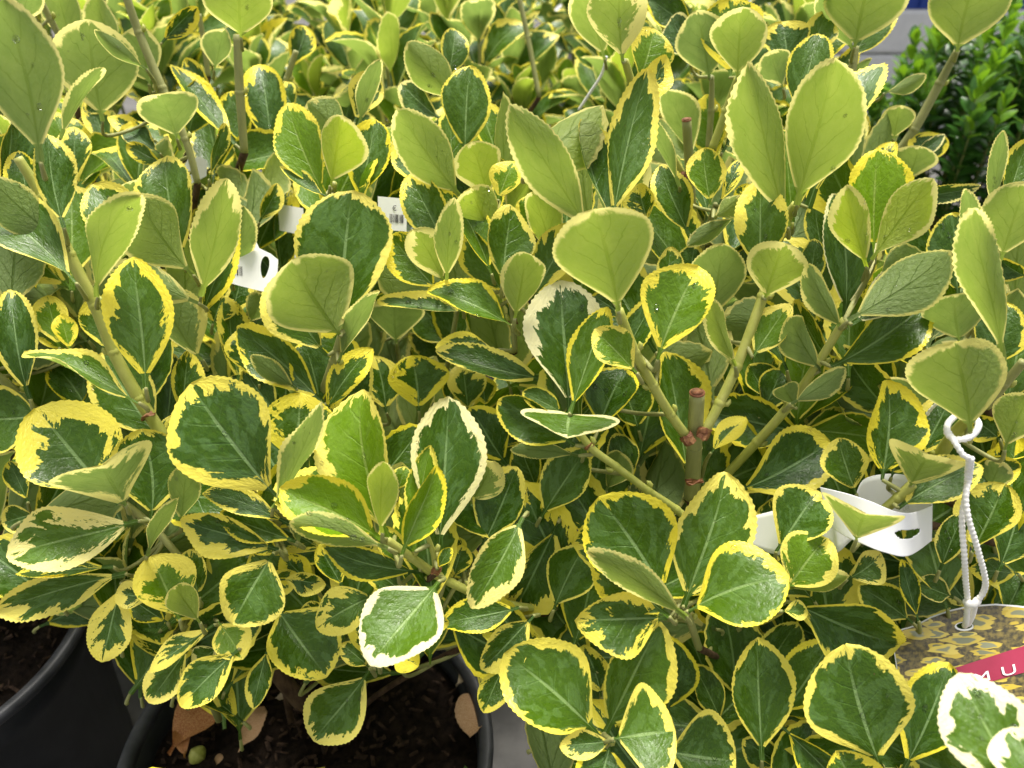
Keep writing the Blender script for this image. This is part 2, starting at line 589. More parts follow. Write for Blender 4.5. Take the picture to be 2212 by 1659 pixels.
def soil_mesh(seed):
    r = random.Random(seed)
    V, F = [(0, 0, 0.214)], []
    NR, NS = 22, 60
    ph = [(r.uniform(40, 190), r.uniform(40, 190), r.uniform(0, 6.28), r.uniform(0.0006, 0.0028)) for _ in range(12)]
    for i in range(1, NR + 1):
        for k in range(NS):
            rr = 0.1185 * i / NR
            an = 2 * math.pi * k / NS + 0.02 * i
            x, y = rr * math.cos(an), rr * math.sin(an)
            z = 0.212 + 0.010 * (1 - (i / NR) ** 2) + sum(a * math.sin(fx * x + fy * y + p) for fx, fy, p, a in ph) * (1 if i < NR else 0.3)
            V.append((x, y, z + r.uniform(-0.0012, 0.0012)))
    for k in range(NS):
        F.append((0, 1 + k, 1 + (k + 1) % NS))
    for i in range(NR - 1):
        for k in range(NS):
            a = 1 + i * NS + k
            b = 1 + i * NS + (k + 1) % NS
            F.append((a, a + NS, b + NS, b))
    return me_from("soil", V, F, MAT_SOIL)


def chips_geo(seed, n):
    r = random.Random(seed)
    parts = []
    for _ in range(n):
        rr = 0.113 * math.sqrt(r.random())
        an = r.uniform(0, 6.28)
        c = Vector((rr * math.cos(an), rr * math.sin(an), 0.2165 + 0.009 * (1 - (rr / 0.1185) ** 2)))
        l, w_, h = r.uniform(0.003, 0.013), r.uniform(0.0012, 0.004), r.uniform(0.0008, 0.0025)
        m = Matrix.Rotation(r.uniform(0, 6.28), 3, 'Z') @ Matrix.Rotation(r.uniform(-0.5, 0.5), 3, 'X') @ Matrix.Rotation(r.uniform(-0.4, 0.4), 3, 'Y')
        V = []
        for z in (-1, 1):
            for x, y in ((-1, -0.7), (0.8, -1), (1, 0.6), (-0.7, 1)):
                V.append(c + m @ Vector((x * l / 2 * r.uniform(0.7, 1), y * w_ / 2 * r.uniform(0.7, 1), z * h / 2)))
        parts.append((V, [(3, 2, 1, 0), (4, 5, 6, 7), (0, 1, 5, 4), (1, 2, 6, 5), (2, 3, 7, 6), (3, 0, 4, 7)]))
    return join_geo(parts)


SOILS = [soil_mesh(i) for i in range(2)]
CHIPS = [me_from("bark_chips", *chips_geo(i + 5, 420), MAT_CHIP, False) for i in range(2)]

plants = {}


class Plant:
    def __init__(self, key, x, y, label, group=None, rz=0.0):
        self.key = key
        self.x, self.y = x, y
        self.root = empty("potted_euonymus", (x, y, 0))
        tag(self.root, label, "shrub", group)
        k = len(plants)
        p = bpy.data.objects.new("pot", ME_WALL)
        C.objects.link(p)
        p.parent = self.root
        p.rotation_euler.z = rz
        q = bpy.data.objects.new("rim", ME_RIM)
        C.objects.link(q)
        q.parent = p
        s = bpy.data.objects.new("soil", SOILS[k % 2])
        C.objects.link(s)
        s.parent = self.root
        s.rotation_euler.z = k * 1.3
        c = bpy.data.objects.new("bark_chips", CHIPS[k % 2])
        C.objects.link(c)
        c.parent = s
        c['kind'] = 'stuff'
        self.n = 0
        self.stems = []      # world polylines
        plants[key] = self
        self.inv = Matrix.Translation((-x, -y, 0))

    def leaf(self, me, M, m, c, g):
        o = bpy.data.objects.new("leaf", me)
        C.objects.link(o)
        o.parent = self.root
        o.matrix_local = self.inv @ M
        o.color = (m, c, g, rnd.random())
        self.n += 1
        return o

    def stem(self, pts, rad, mat=None, sides=8, per=6, name="stem", z=True):
        path, ro = smooth_path(pts, rad, per)
        V, F = tube_geo(path, ro, sides)
        off = Vector((self.x, self.y, 0))
        o = mesh_obj(name, [v - off for v in V], F, mat or MAT_STEM, self.root)
        self.stems.append(path)
        if z:
            for i in range(len(path) - 1):
                a, b = proj(path[i]), proj(path[i + 1])
                dx, dy = b[0] - a[0], b[1] - a[1]
                L = math.hypot(dx, dy) + 1e-6
                wpx = ro[i] * FP / max(a[2], 0.1)
                nx, ny = -dy / L * wpx, dx / L * wpx
                q = [(a[0] + nx, a[1] + ny, a[2]), (a[0] - nx, a[1] - ny, a[2]), (b[0] - nx, b[1] - ny, b[2]), (b[0] + nx, b[1] + ny, b[2])]
                zb_tri(q[0], q[1], q[2])
                zb_tri(q[0], q[2], q[3])
        return o


GF = "yellow-edged shrubs in pots"
Plant('A', -0.477, 0.395, "yellow-edged shrub in black pot whose long slanting bare stem bears pale leaf backs")
Plant('B', -0.143, 0.298, "yellow-edged shrub in black pot with dry brown leaves lying on its soil")
Plant('C', 0.205, 0.30, "yellow-edged shrub with a thick pruned stub between two forking branches above a loop tag")
Plant('H', 0.52, 0.37, "yellow-edged shrub with white cord and picture label tied to its branch")
Plant('F', -0.10, 0.64, "yellow-edged shrub with lime young tips standing behind the pot of dry leaves")
Plant('E', -0.40, 0.70, "yellow-edged shrub with a white barcode price tag among its leaves")
Plant('D', 0.21, 0.62, "yellow-edged shrub with a tall cut stub and bright lime rosette next to boxwood")
GB = "yellow-edged shrubs in the crowded back rows"
for i, (x, y) in enumerate([(-0.72, 0.97), (-0.42, 1.02), (-0.10, 0.96), (0.20, 0.95), (-0.62, 1.31), (-0.30, 1.32), (0.02, 1.28), (0.33, 1.25), (-0.95, 1.35)]):
    Plant('G%d' % i, x, y, "yellow-edged shrub in the crowded rows behind the tagged and stubbed shrubs", GB, rz=i)


# ------------------------------------------------------------------ placed shoots
# stems: plant depth | x y w , ... (photo points, width in px); the last point runs on down to the pot
STEMS = """
A .40 .45 y | 38 340 20, 90 425 24, 150 550 25, 205 660 25, 245 760 25, 300 860 27, 355 945 27
E .50 .54 s | 272 -10 18, 300 70 19, 350 190 20, 400 300 17, 427 395 15
E .56 .58 s | 82 -10 13, 108 40 14, 132 85 14
E .52 .55 s | 512 75 17, 518 200 20, 528 330 17
E .60 .62 s | 430 30 10, 440 90 12, 450 165 12
A .47 .50 s | -20 800 18, 40 850 18, 85 895 20
B .42 .45 s | 270 1088 15, 330 1138 16, 410 1228 15, 470 1290 14
B .42 .46 s | 603 1095 20, 597 1160 22, 588 1235 20
B .385 .44 y | 835 1165 17, 890 1205 19, 940 1240 21, 1010 1275 19, 1090 1303 17, 1190 1318 16
B .385 .40 y | 920 1150 10, 935 1190 12, 942 1238 14
F .41 .46 s | 742 712 18, 722 780 22, 698 850 22, 680 900 22
F .46 .48 y | 722 395 13, 716 430 17, 712 470 17
F .50 .52 s | 990 660 10, 975 740 11, 965 800 11
F .55 .56 s | 855 725 8, 862 780 10, 870 830 10
F .43 .45 s | 1085 520 10, 1100 620 12, 1108 690 13, 1112 760 13
F .60 .62 s | 640 110 12, 620 170 13, 605 240 13
G2 .80 .82 s | 1120 -10 11, 1140 80 11, 1165 210 11
C .38 .422 Y | 1337 668 19, 1372 760 21, 1410 832 22, 1448 895 21, 1487 948 22
C .40 .425 y | 1232 905 14, 1275 965 18, 1330 1007 17, 1400 1060 18, 1460 1100 18, 1500 1135 18
C .41 .422 Y | 1668 560 24, 1648 640 24, 1592 790 23, 1555 870 23, 1520 938 22
D .40 .46 y | 1825 690 18, 1770 780 19, 1705 875 20, 1635 955 20, 1560 1035 19
D .43 .45 y | 1720 440 20, 1690 490 26, 1668 560 25
D .45 .50 y | 1350 130 16, 1372 200 18, 1400 260 17, 1440 320 20, 1478 385 18
D .50 .52 y | 1592 168 12, 1568 240 18, 1538 322 18
D .53 .55 s | 1538 165 10, 1536 240 14, 1530 320 14
D .55 .56 s | 1848 100 16, 1838 165 20, 1815 230 18
H .55 .60 s | 2068 108 14, 2030 180 19, 1975 280 20, 1925 350 20, 1895 400 18
H .38 .42 y | 2092 905 24, 2060 940 28, 2030 985 28, 1995 1050 26
H .39 .40 y | 1972 1045 22, 1940 1075 22, 1905 1105 20
H .40 .42 s | 2212 780 20, 2170 830 20, 2130 880 20
H .40 .42 s | 2152 560 12, 2120 660 14, 2100 760 14
C .395 .43 s | 1475 1300 14, 1490 1340 16, 1510 1400 16
C .385 .43 s | 1305 1588 14, 1312 1610 14, 1330 1680 14
C .375 .42 s | 1905 1655 12, 1915 1690 12, 1925 1740 12
D .44 .47 s | 1545 440 9, 1535 470 10, 1515 540 11
"""
# cut stubs: plant depth | x y (bottom) x y (top) w
STUBS = """
C .45 .412 | 1494 1075 1506 848 34
D .53 .475 | 1500 545 1483 258 21
"""
# leaves: base x y, tip x y, width, side (u upper, d underside), options
LEAVES = """
@ A .385
88 352 4 2 152 d z=.335 m=.07 dt=-.35 lat=-.05
138 492 105 292 74 u m=.14
130 520 -20 388 84 d m=.12 z=.40
165 612 -45 440 112 u m=.08 g=.15 dt=.25
212 642 303 423 84 d m=.08 lat=.10 f=.45 g=.35
315 838 285 563 122 u m=.24 g=.2
300 870 60 758 48 u r=42 m=.16 g=.3
66 862 22 632 76 u m=.16 z=.43
128 752 100 642 62 u m=.4 g=.6 z=.47
152 756 132 682 44 u m=.35 g=.7 z=.465
160 765 82 705 40 u m=.4 g=.3 z=.475
345 950 225 768 112 u m=.08 z=.46
395 905 408 760 58 u m=.3 z=.46
90 898 -30 905 125 u m=.08 z=.47
78 885 0 870 60 d m=.1 z=.48
45 985 -10 850 70 u m=.2 z=.5
230 760 205 640 60 u m=.3 z=.47
30 760 -5 640 46 u m=.35 z=.46
200 900 120 790 80 u m=.15 z=.50
190 960 230 830 80 u m=.1 z=.51
60 1085 20 1000 40 u m=.25 z=.47
75 1110 5 1130 55 u m=.15 z=.46
@ E .46
222 262 192 50 156 d m=.12 z=.50 dt=-.4
130 300 220 147 32 d r=40 f=.8 m=.25 z=.49
316 150 208 68 30 d m=.06 z=.48 f=.6
322 182 302 62 86 d m=.14 z=.53 dt=-.4
382 300 345 206 112 d m=.1 z=.48 dt=-.9
350 92 424 18 42 u m=.35 z=.55 r=20
521 82 516 -50 132 d m=.06 g=.5 z=.46
463 152 484 66 54 d m=.12 z=.57
508 312 380 137 52 u r=35 m=.3 z=.55
406 298 440 172 66 u m=.12 g=.1 z=.56
452 388 486 270 24 u r=45 m=.3 z=.52
332 302 238 254 36 u m=.55 z=.56 r=20
346 332 268 284 42 u m=.16 z=.54
356 356 275 314 34 u m=.3 z=.535
165 405 160 278 60 u m=.3 z=.56
398 562 362 345 102 u m=.14 g=.2 z=.47
342 578 203 398 104 u m=.2 g=.2 z=.465
418 594 296 430 118 d m=.08 g=.3 z=.44
434 640 490 393 88 d m=.2 g=.35 z=.44
428 655 240 576 74 d m=.32 z=.435 dt=-.4
438 778 345 630 96 d m=.3 g=.05 z=.455
430 700 505 480 50 u m=.3 z=.465 r=20
505 605 530 450 50 d m=.1 z=.50
500 690 520 600 60 u m=.3 z=.52
540 700 570 640 60 d m=.15 z=.51
180 250 250 190 40 u m=.3 z=.60
60 480 40 330 60 u m=.12 g=.1 z=.44
235 330 190 215 50 u m=.3 z=.60
250 120 205 -10 60 d m=.1 z=.60 g=.3
160 110 120 -30 70 d m=.1 z=.62
30 60 70 -40 60 d m=.15 z=.55
470 215 400 130 40 u m=.25 z=.6
300 480 290 390 60 d g=0 m=.15 z=.50
590 330 560 140 80 u m=.25 z=.58
530 330 500 200 60 u m=.16 z=.60
600 260 560 180 50 u m=.3 z=.62
630 150 660 60 50 u m=.25 z=.64
@ F .43
735 722 760 423 176 u m=.10 g=.12 z=.43
736 726 634 568 184 d m=.06 g=.35 z=.405
708 768 606 592 118 u m=.14 g=.2 z=.42
730 782 816 634 42 d r=35 m=.14 z=.415
700 872 512 713 92 u m=.16 g=.1 z=.43
692 885 658 742 84 u m=.06 z=.44
700 892 800 757 64 u m=.28 z=.425
640 840 545 770 40 d m=.2 z=.43
690 905 795 790 64 u m=.08 z=.45
560 830 540 700 70 u m=.2 z=.48
520 830 495 650 60 u m=.3 z=.50
600 900 530 800 60 u m=.1 z=.48
460 700 480 640 60 u m=.25 z=.5
835 892 812 772 76 u m=.3 z=.49
905 888 890 772 112 u m=.34 z=.48
1012 892 1000 788 74 u m=.32 z=.49
965 880 985 800 46 u m=.3 z=.50
1050 880 1040 815 50 u m=.3 z=.5
856 742 852 652 108 d g=0 m=.10 z=.52
985 745 905 660 92 u m=.06 z=.55
880 720 900 690 70 d g=0 m=.1 z=.56
1090 745 1060 640 60 u m=.06 z=.5 
1075 755 945 748 40 u m=.28 r=45 z=.45 g=.1
1180 820 950 760 62 u m=.26 r=35 z=.435
1012 672 822 652 36 u r=50 m=.3 z=.43
1106 702 930 630 66 u r=38 f=.6 m=.12 z=.41 g=.25
1112 688 1132 550 84 d g=.5 m=.16 z=.395
1085 612 1105 447 94 u m=.12 g=.2 z=.404
1150 652 1232 488 76 u m=.32 g=.2 z=.415
1092 640 1010 500 66 u m=.14 g=.3 z=.425
1130 650 1190 520 60 u m=.2 g=.3 z=.43
960 612 895 498 86 d m=.35 g=.55 z=.42
945 628 848 512 82 u m=.18 g=.3 z=.425 f=.5
965 606 982 433 56 d m=.18 g=.35 z=.412
1062 592 988 440 62 u m=.14 g=.3 z=.42 r=30
1072 524 1018 408 94 d g=.6 m=.12 z=.428
1056 432 1020 311 94 d g=.75 m=.14 z=.445
1076 432 1110 350 64 u g=.7 m=.35 z=.435
1092 470 1150 380 50 d g=.5 m=.12 z=.445
1125 522 1166 424 66 u m=.3 g=.4 z=.43
1000 520 950 410 56 u g=.3 m=.2 z=.44
966 545 884 381 84 u m=.18 g=.15 z=.44
995 425 862 242 100 d m=.08 g=.35 z=.44
962 442 865 285 84 u m=.12 z=.46
1005 332 1015 149 94 u m=.08 g=.15 z=.48
986 218 884 96 78 d m=.07 g=.3 z=.52
952 258 870 182 58 u c=.5 g=.1 m=.12 z=.54 dt=.5
965 182 984 64 54 u m=.12 z=.56
702 422 624 231 92 u g=.65 m=.12 z=.455
713 402 740 256 92 d g=.95 m=.10 z=.44
776 442 810 264 84 u m=.16 g=.15 z=.465
752 302 668 222 90 d m=.22 z=.50 dt=-.4
766 264 806 160 66 u m=.28 z=.52
776 268 821 134 40 d m=.10 z=.51 r=20
706 424 608 362 28 u r=40 m=.25 z=.45
1190 560 1150 420 70 d m=.12 g=.5 z=.43
1080 330 1110 250 50 u m=.25 z=.52
920 440 905 290 50 u m=.25 z=.52
560 480 600 400 40 u m=.3 z=.52
640 240 600 180 50 u m=.25 z=.60
@ B .42
258 1088 82 886 178 u m=.40 z=.41 f=.1 dt=0
272 1092 222 1008 190 d m=.22 dt=-1.1 z=.40 f=.5
326 1126 306 934 146 u m=.12 z=.425 lat=.06
298 1126 26 1198 118 u m=.42 c=.55 g=.25 z=.41 dt=-.2
245 1225 42 1238 46 u m=.5 r=35 z=.42
272 1240 2 1318 80 u m=.42 c=.25 z=.425
318 1202 381 1080 36 d r=35 m=.12 z=.42
390 1130 400 1010 60 d m=.14 z=.43
602 1080 412 838 192 u m=.22 z=.39 dt=.05 f=.15
634 1005 648 854 134 u m=.34 z=.41
590 1098 690 879 54 d r=30 m=.14 z=.39
625 1132 444 1064 54 u m=.32 r=20 z=.40
602 1188 392 1130 80 u m=.36 z=.41
640 1170 480 1110 60 u m=.14 z=.415
605 1195 545 1160 40 u m=.3 z=.42
388 1338 328 1206 114 u m=.45 g=.5 z=.42
432 1345 378 1268 58 d m=.16 g=.5 z=.41
430 1290 410 1190 60 u m=.3 z=.43
590 1196 506 1344 128 u m=.17 z=.40 dt=-.35
262 1262 222 1424 78 u m=.36 c=.2 z=.425 dt=-.25
335 1292 252 1282 52 u m=.7 c=.25 z=.42
362 1345 280 1290 50 u m=.4 z=.43
462 1350 325 1445 42 u m=.65 c=.2 z=.425
408 1398 325 1514 68 u m=.24 c=.3 z=.43
516 1402 395 1522 78 u m=.44 c=.15 z=.42
578 1400 548 1526 46 u m=.2 z=.44
470 1342 522 1422 72 u m=.35 g=.55 z=.43
470 1400 420 1440 50 u c=.7 m=.3 z=.44
596 1310 702 1456 138 u m=.20 z=.43 dt=-.3
605 1252 700 1264 44 u m=.75 z=.43
555 1270 640 1240 50 u m=.5 z=.44
812 1286 688 1354 88 u m=.32 z=.42
720 1312 650 1324 40 u m=.9 z=.43
680 1270 610 1200 60 u m=.35 z=.44
740 1270 690 1180 60 u m=.3 z=.435
797 1448 680 1594 112 u m=.17 c=.3 z=.44 dt=-.3
798 1442 738 1394 44 u m=.3 z=.45
815 1430 770 1312 62 u m=.5 z=.43
948 1256 802 1424 152 u m=.12 c=.9 g=.25 z=.375 dt=-.5
850 1402 902 1438 54 u m=.95 z=.40
920 1340 968 1345 36 u m=.9 z=.39
836 1166 783 854 138 u g=.75 m=.17 z=.385
822 1164 613 1058 112 u g=.75 m=.16 z=.375 dt=-.1
832 1172 606 1042 122 u g=.25 m=.28 z=.392
838 1184 634 1130 60 d m=.22 g=.3 z=.37 f=.5
826 1150 828 998 58 d g=.75 m=.10 z=.365
896 1192 928 971 60 u g=.5 m=.22 z=.385
868 1200 946 1016 72 u g=.5 m=.14 f=.7 z=.37
945 1192 968 869 138 u m=.13 c=.75 g=.06 z=.40
908 1234 704 1182 58 u m=.10 z=.40
900 1300 770 1200 60 u m=.2 z=.42
860 1240 830 1140 50 u g=.3 m=.2 z=.40
945 1230 975 1185 26 u m=.2 z=.39
1130 1118 1022 1306 92 u m=.22 c=.4 g=.25 z=.385 dt=-.3
1012 1092 1064 996 84 d m=.36 z=.425
1040 1184 1112 1014 98 u m=.13 z=.42
1096 1004 1018 884 92 u m=.12 z=.46
1122 1312 958 1346 68 u m=.16 z=.41
1152 1330 1044 1442 78 u m=.28 c=.2 z=.40
1086 1442 1046 1536 58 u m=.24 z=.42
980 1250 1000 1180 50 u m=.4 z=.42
1000 1230 960 1160 50 u m=.9 z=.425
740 1010 720 860 50 u m=.5 z=.44
800 1000 760 900 70 u m=.2 z=.45
690 960 640 900 60 u m=.6 z=.45
860 1060 875 1010 40 u g=.5 m=.2 z=.41
440 1010 420 950 60 u m=.15 z=.46
480 1260 455 1180 60 u m=.3 z=.45
350 1010 380 900 60 u m=.3 z=.48
@ C .40
1275 502 1107 238 98 d m=.12 g=.4 z=.39 f=.15
1322 482 1396 162 92 u m=.18 z=.385 r=15 f=.35
1400 232 1438 124 54 u m=.95 z=.42
1336 672 1284 460 198 d m=.07 g=.4 z=.36 lat=-.02 dt=-.5
1421 777 1506 582 132 u m=.30 g=.4 z=.375
1376 806 1288 714 74 u g=.5 m=.2 z=.375
1229 892 1214 613 152 u c=.9 m=.18 g=.06 z=.405
1231 892 1306 668 76 u m=.12 g=.25 z=.395 f=.45
1232 890 1226 944 182 u c=.75 g=.25 m=.06 dt=-1.5 z=.40 f=.25 b=0 r=0
1242 962 1082 868 84 u m=.07 g=.1 z=.405
1216 892 1132 848 46 u m=.1 g=.15 z=.40
1290 935 1350 800 98 u m=.06 z=.415
1250 985 1108 972 36 d m=.2 z=.41
1168 1118 1262 974 88 u m=.10 z=.43
1486 1032 1444 768 102 u m=.13 z=.45
1536 978 1608 902 44 u m=.95 z=.44
1586 1062 1788 958 122 u m=.15 z=.435
1652 646 1692 528 116 d m=.26 g=.55 z=.40 dt=-.6
1640 602 1642 396 98 u m=.24 g=.25 z=.42
1588 792 1534 650 46 d r=30 f=.7 m=.32 g=.5 z=.40
1626 772 1702 658 66 u m=.28 g=.4 z=.41
1536 692 1562 533 104 d m=.06 g=.15 z=.44
1440 640 1450 537 54 u m=.14 g=.2 z=.45
1490 620 1500 530 50 u m=.2 z=.47
1400 480 1380 400 60 u m=.5 z=.40
1600 470 1620 400 50 u m=.4 z=.46
1442 1292 1298 1082 182 u m=.17 g=.12 z=.385 f=.12
1476 1312 1566 1031 142 u m=.20 g=.15 z=.39
1562 1245 1612 1080 56 u m=.95 z=.405
1486 1320 1694 1246 154 u m=.13 g=.2 z=.375 dt=-.3 f=.15
1482 1332 1278 1196 64 d m=.2 g=.3 z=.375 dt=-.5
1446 1332 1285 1212 92 u m=.12 g=.2 z=.385
1442 1336 1250 1338 114 u m=.38 z=.39 dt=-.3
1412 1118 1246 1178 130 u m=.16 z=.42
1712 1302 1938 1396 134 u m=.11 z=.40 dt=-.1
1690 1320 1743 1320 38 u m=.3 g=.3 z=.395
1700 1272 1830 1245 40 d m=.14 g=.6 z=.40
1196 1318 1262 1182 92 u m=.06 z=.42
1292 1586 1098 1418 166 u m=.10 g=.15 z=.385 f=.15
1306 1582 1422 1352 128 u m=.10 g=.2 z=.39
1326 1596 1454 1580 168 u m=.11 g=.2 z=.37 f=.15
1326 1602 1213 1612 54 u m=.32 z=.375
1318 1612 1285 1730 110 u m=.13 z=.38
1440 1622 1584 1642 152 u m=.08 z=.41
1646 1642 1640 1388 118 u m=.09 z=.41
1440 1545 1450 1382 86 u m=.10 z=.44
1300 1505 1262 1398 76 u m=.25 z=.43
1690 1545 1792 1390 104 u m=.14 z=.43
1640 1500 1720 1350 80 u m=.1 z=.45
1905 1662 1828 1402 194 u m=.10 g=.1 z=.365 f=.12
1950 1665 2046 1440 112 u m=.12 z=.38
1862 1745 1808 1626 114 u m=.22 z=.36
1690 1572 1825 1705 64 u m=.14 z=.41 r=25
1560 1560 1500 1440 60 u m=.06 z=.46
1700 1660 1610 1600 60 u m=.12 z=.43
1760 1300 1680 1200 80 u m=.1 z=.43
1676 1192 1766 1064 114 u m=.16 z=.405
1698 1272 1786 1166 112 u m=.22 g=.5 z=.395
1612 1180 1640 1110 80 u m=.1 z=.43
1380 930 1340 830 80 u m=.08 z=.46
1310 1060 1340 980 60 d g=.1 m=.1 z=.45
1360 1050 1330 940 60 u m=.06 z=.46
1160 1060 1120 960 60 u m=.1 z=.47
1130 960 1060 900 70 u m=.3 z=.48
1350 690 1280 640 50 u m=.12 z=.42
1320 850 1420 640 60 u m=.16 z=.43
@ D .43
1722 442 1802 138 148 d m=.08 g=.45 z=.415 dt=-.6
1702 492 1618 148 98 d m=.14 g=.35 z=.42 dt=-.5
1744 448 1902 147 92 u m=.12 g=.1 z=.43
1730 262 1766 80 78 u m=.09 g=.15 z=.46
1592 172 1602 20 108 d m=.16 g=.35 z=.49 dt=-.5
1576 168 1578 3 114 u m=.2 g=.4 z=.51
1532 172 1506 28 104 d m=.1 z=.52 dt=-.4
1492 132 1448 38 64 u c=.6 g=0 m=.1 z=.55 dt=.5
1346 136 1342 -45 118 d m=.42 g=.35 z=.44 dt=-.4
1376 178 1412 64 82 u m=.2 g=.55 z=.50
1306 128 1256 -20 96 d m=.08 g=.3 z=.56
1500 60 1400 -10 60 u m=.06 z=.58
1536 442 1520 324 72 u m=.24 g=.4 z=.44
1552 442 1606 342 32 u m=.85 z=.44
1540 472 1598 424 44 d m=.3 g=.4 z=.435
1592 466 1488 530 36 d m=.14 z=.435 dt=.2
1490 508 1428 362 70 u m=.14 z=.47
1468 402 1384 244 34 d m=.14 z=.46
1500 340 1440 200 70 d m=.1 g=.1 z=.58
1560 330 1640 220 60 u m=.12 z=.53
1890 548 1896 330 108 u g=.85 m=.12 z=.41
1872 577 1828 406 74 d g=.9 m=.22 z=.395 dt=-.4
1884 562 2010 392 86 d g=.85 m=.16 z=.395 dt=-.3
1826 682 1800 428 94 u c=.9 m=.07 z=.42
1832 692 2044 546 108 d m=.07 g=.12 z=.385 dt=-.2
1840 702 2004 606 74 u c=.9 m=.14 z=.395
1795 792 2010 645 98 u m=.09 z=.405
1820 712 1742 576 54 d m=.22 g=.15 z=.40
1772 802 1708 688 64 d m=.1 g=.1 z=.415
1708 872 1822 798 46 d m=.14 z=.41
1720 882 1690 835 50 d m=.1 z=.42
1702 152 1690 48 84 u m=.2 z=.53
1740 142 1785 33 62 u m=.22 g=.3 z=.54
1692 192 1662 114 64 d m=.2 z=.53
1786 138 1798 30 58 u m=.16 g=.2 z=.56
1846 102 1884 -70 152 d m=.06 g=.35 z=.52 dt=-.4
1835 130 1930 -10 70 u m=.06 z=.56
1845 110 1775 -20 60 d m=.1 z=.55
1800 230 1880 130 30 d m=.1 z=.57
1750 240 1850 100 40 u m=.2 z=.58
1700 800 1640 650 60 u m=.15 z=.44
1740 640 1760 520 50 u m=.1 z=.45
1690 760 1650 690 50 d m=.1 z=.45
1780 560 1760 440 50 u m=.12 z=.47
1640 900 1690 800 60 u m=.06 z=.46
1660 860 1620 790 60 u m=.08 z=.47
1960 390 1985 318 84 d m=.12 g=.15 z=.55
1985 360 2015 288 70 u m=.14 z=.57
1960 348 2038 292 26 u m=.15 c=.6 z=.56
1910 202 1998 163 30 d m=.1 g=.2 z=.55
1920 430 2110 402 34 u m=.2 c=.5 z=.46
1930 300 1945 230 60 d m=.1 g=.3 z=.55
1870 420 1930 310 40 u m=.5 z=.5
@ H .40
2096 932 2062 746 174 d m=.10 g=.35 z=.365 dt=-.5
2068 112 2112 -62 146 d m=.06 g=.3 z=.535 dt=-.4
2066 112 2026 -10 40 u m=.12 z=.545
2072 737 2062 640 116 d m=.06 g=.1 z=.40
2166 782 2098 460 84 d r=15 m=.12 g=.35 z=.375
2106 602 2090 410 42 d m=.12 z=.41
2162 562 2216 398 116 d m=.1 g=.35 z=.40
2148 472 2166 288 32 d m=.12 z=.43
2172 462 2220 308 64 u m=.2 g=.2 z=.44
2070 642 2062 464 104 u m=.06 z=.43
2132 802 2172 658 94 u m=.15 z=.41
2220 600 2160 560 40 u m=.15 z=.43
1906 1037 1916 829 108 u m=.28 g=.1 z=.395
1850 1067 1812 950 82 u m=.2 z=.41
1950 902 1970 824 116 d g=.05 m=.1 z=.43
1980 992 2052 858 84 u m=.22 z=.41
1925 1032 1952 922 76 u m=.15 z=.41
1966 1050 2004 984 138 d m=.3 g=.3 z=.38 dt=-.9
1940 1097 2112 1006 88 u m=.24 z=.39
1850 1166 1870 1112 148 d m=.12 g=.3 z=.375 dt=-1.1
1830 1252 1902 1198 62 u m=.3 z=.41
2100 1192 2166 1048 104 u m=.2 z=.41
2030 1232 2082 1108 54 u m=.12 z=.41
2155 1232 2208 1078 84 u m=.12 z=.42
2130 1070 2160 1000 60 d m=.2 z=.42
2170 972 2220 858 94 d m=.1 g=.3 z=.39
2050 1030 2200 1010 60 u m=.14 z=.42
1985 1342 1950 1214 36 u m=.2 z=.41 r=20
1972 1346 1858 1268 74 u m=.08 z=.42
2060 1290 1980 1260 50 u m=.1 c=.4 z=.43
2200 1240 2100 1230 50 u m=.2 z=.43
2160 950 2100 900 60 u m=.3 z=.42
2080 850 1990 830 60 u m=.12 z=.44
2170 1330 2215 1240 60 u m=.1 z=.44
1960 750 2000 640 60 u m=.15 z=.45
2040 830 2060 740 60 u m=.15 z=.44
1900 1330 1830 1240 60 u m=.12 z=.44
2250 1770 2078 1464 160 u c=1 m=.26 g=.2 z=.265 f=.15 dt=.55 r=12
2270 1770 2190 1578 130 u c=1 m=.3 g=.2 z=.255 dt=.6 r=10
"""


def parse_opts(toks):
    return {k: float(v) for k, v in (q.split('=') for q in toks)}


def to_pot(pl, p, r_end, n=0):
    """continue a stem from p down into the soil of its plant"""
    a = rnd.uniform(0, 6.28)
    q = Vector((pl.x + 0.022 * math.cos(a), pl.y + 0.03 + 0.022 * math.sin(a), 0.212))
    m1 = p.lerp(q, 0.45)
    m1.z = max(p.z * 0.62 + q.z * 0.38, 0.262)
    m2 = p.lerp(q, 0.82)
    m2.z = max(p.z * 0.25 + q.z * 0.75, 0.242)
    return [m1, m2, q]


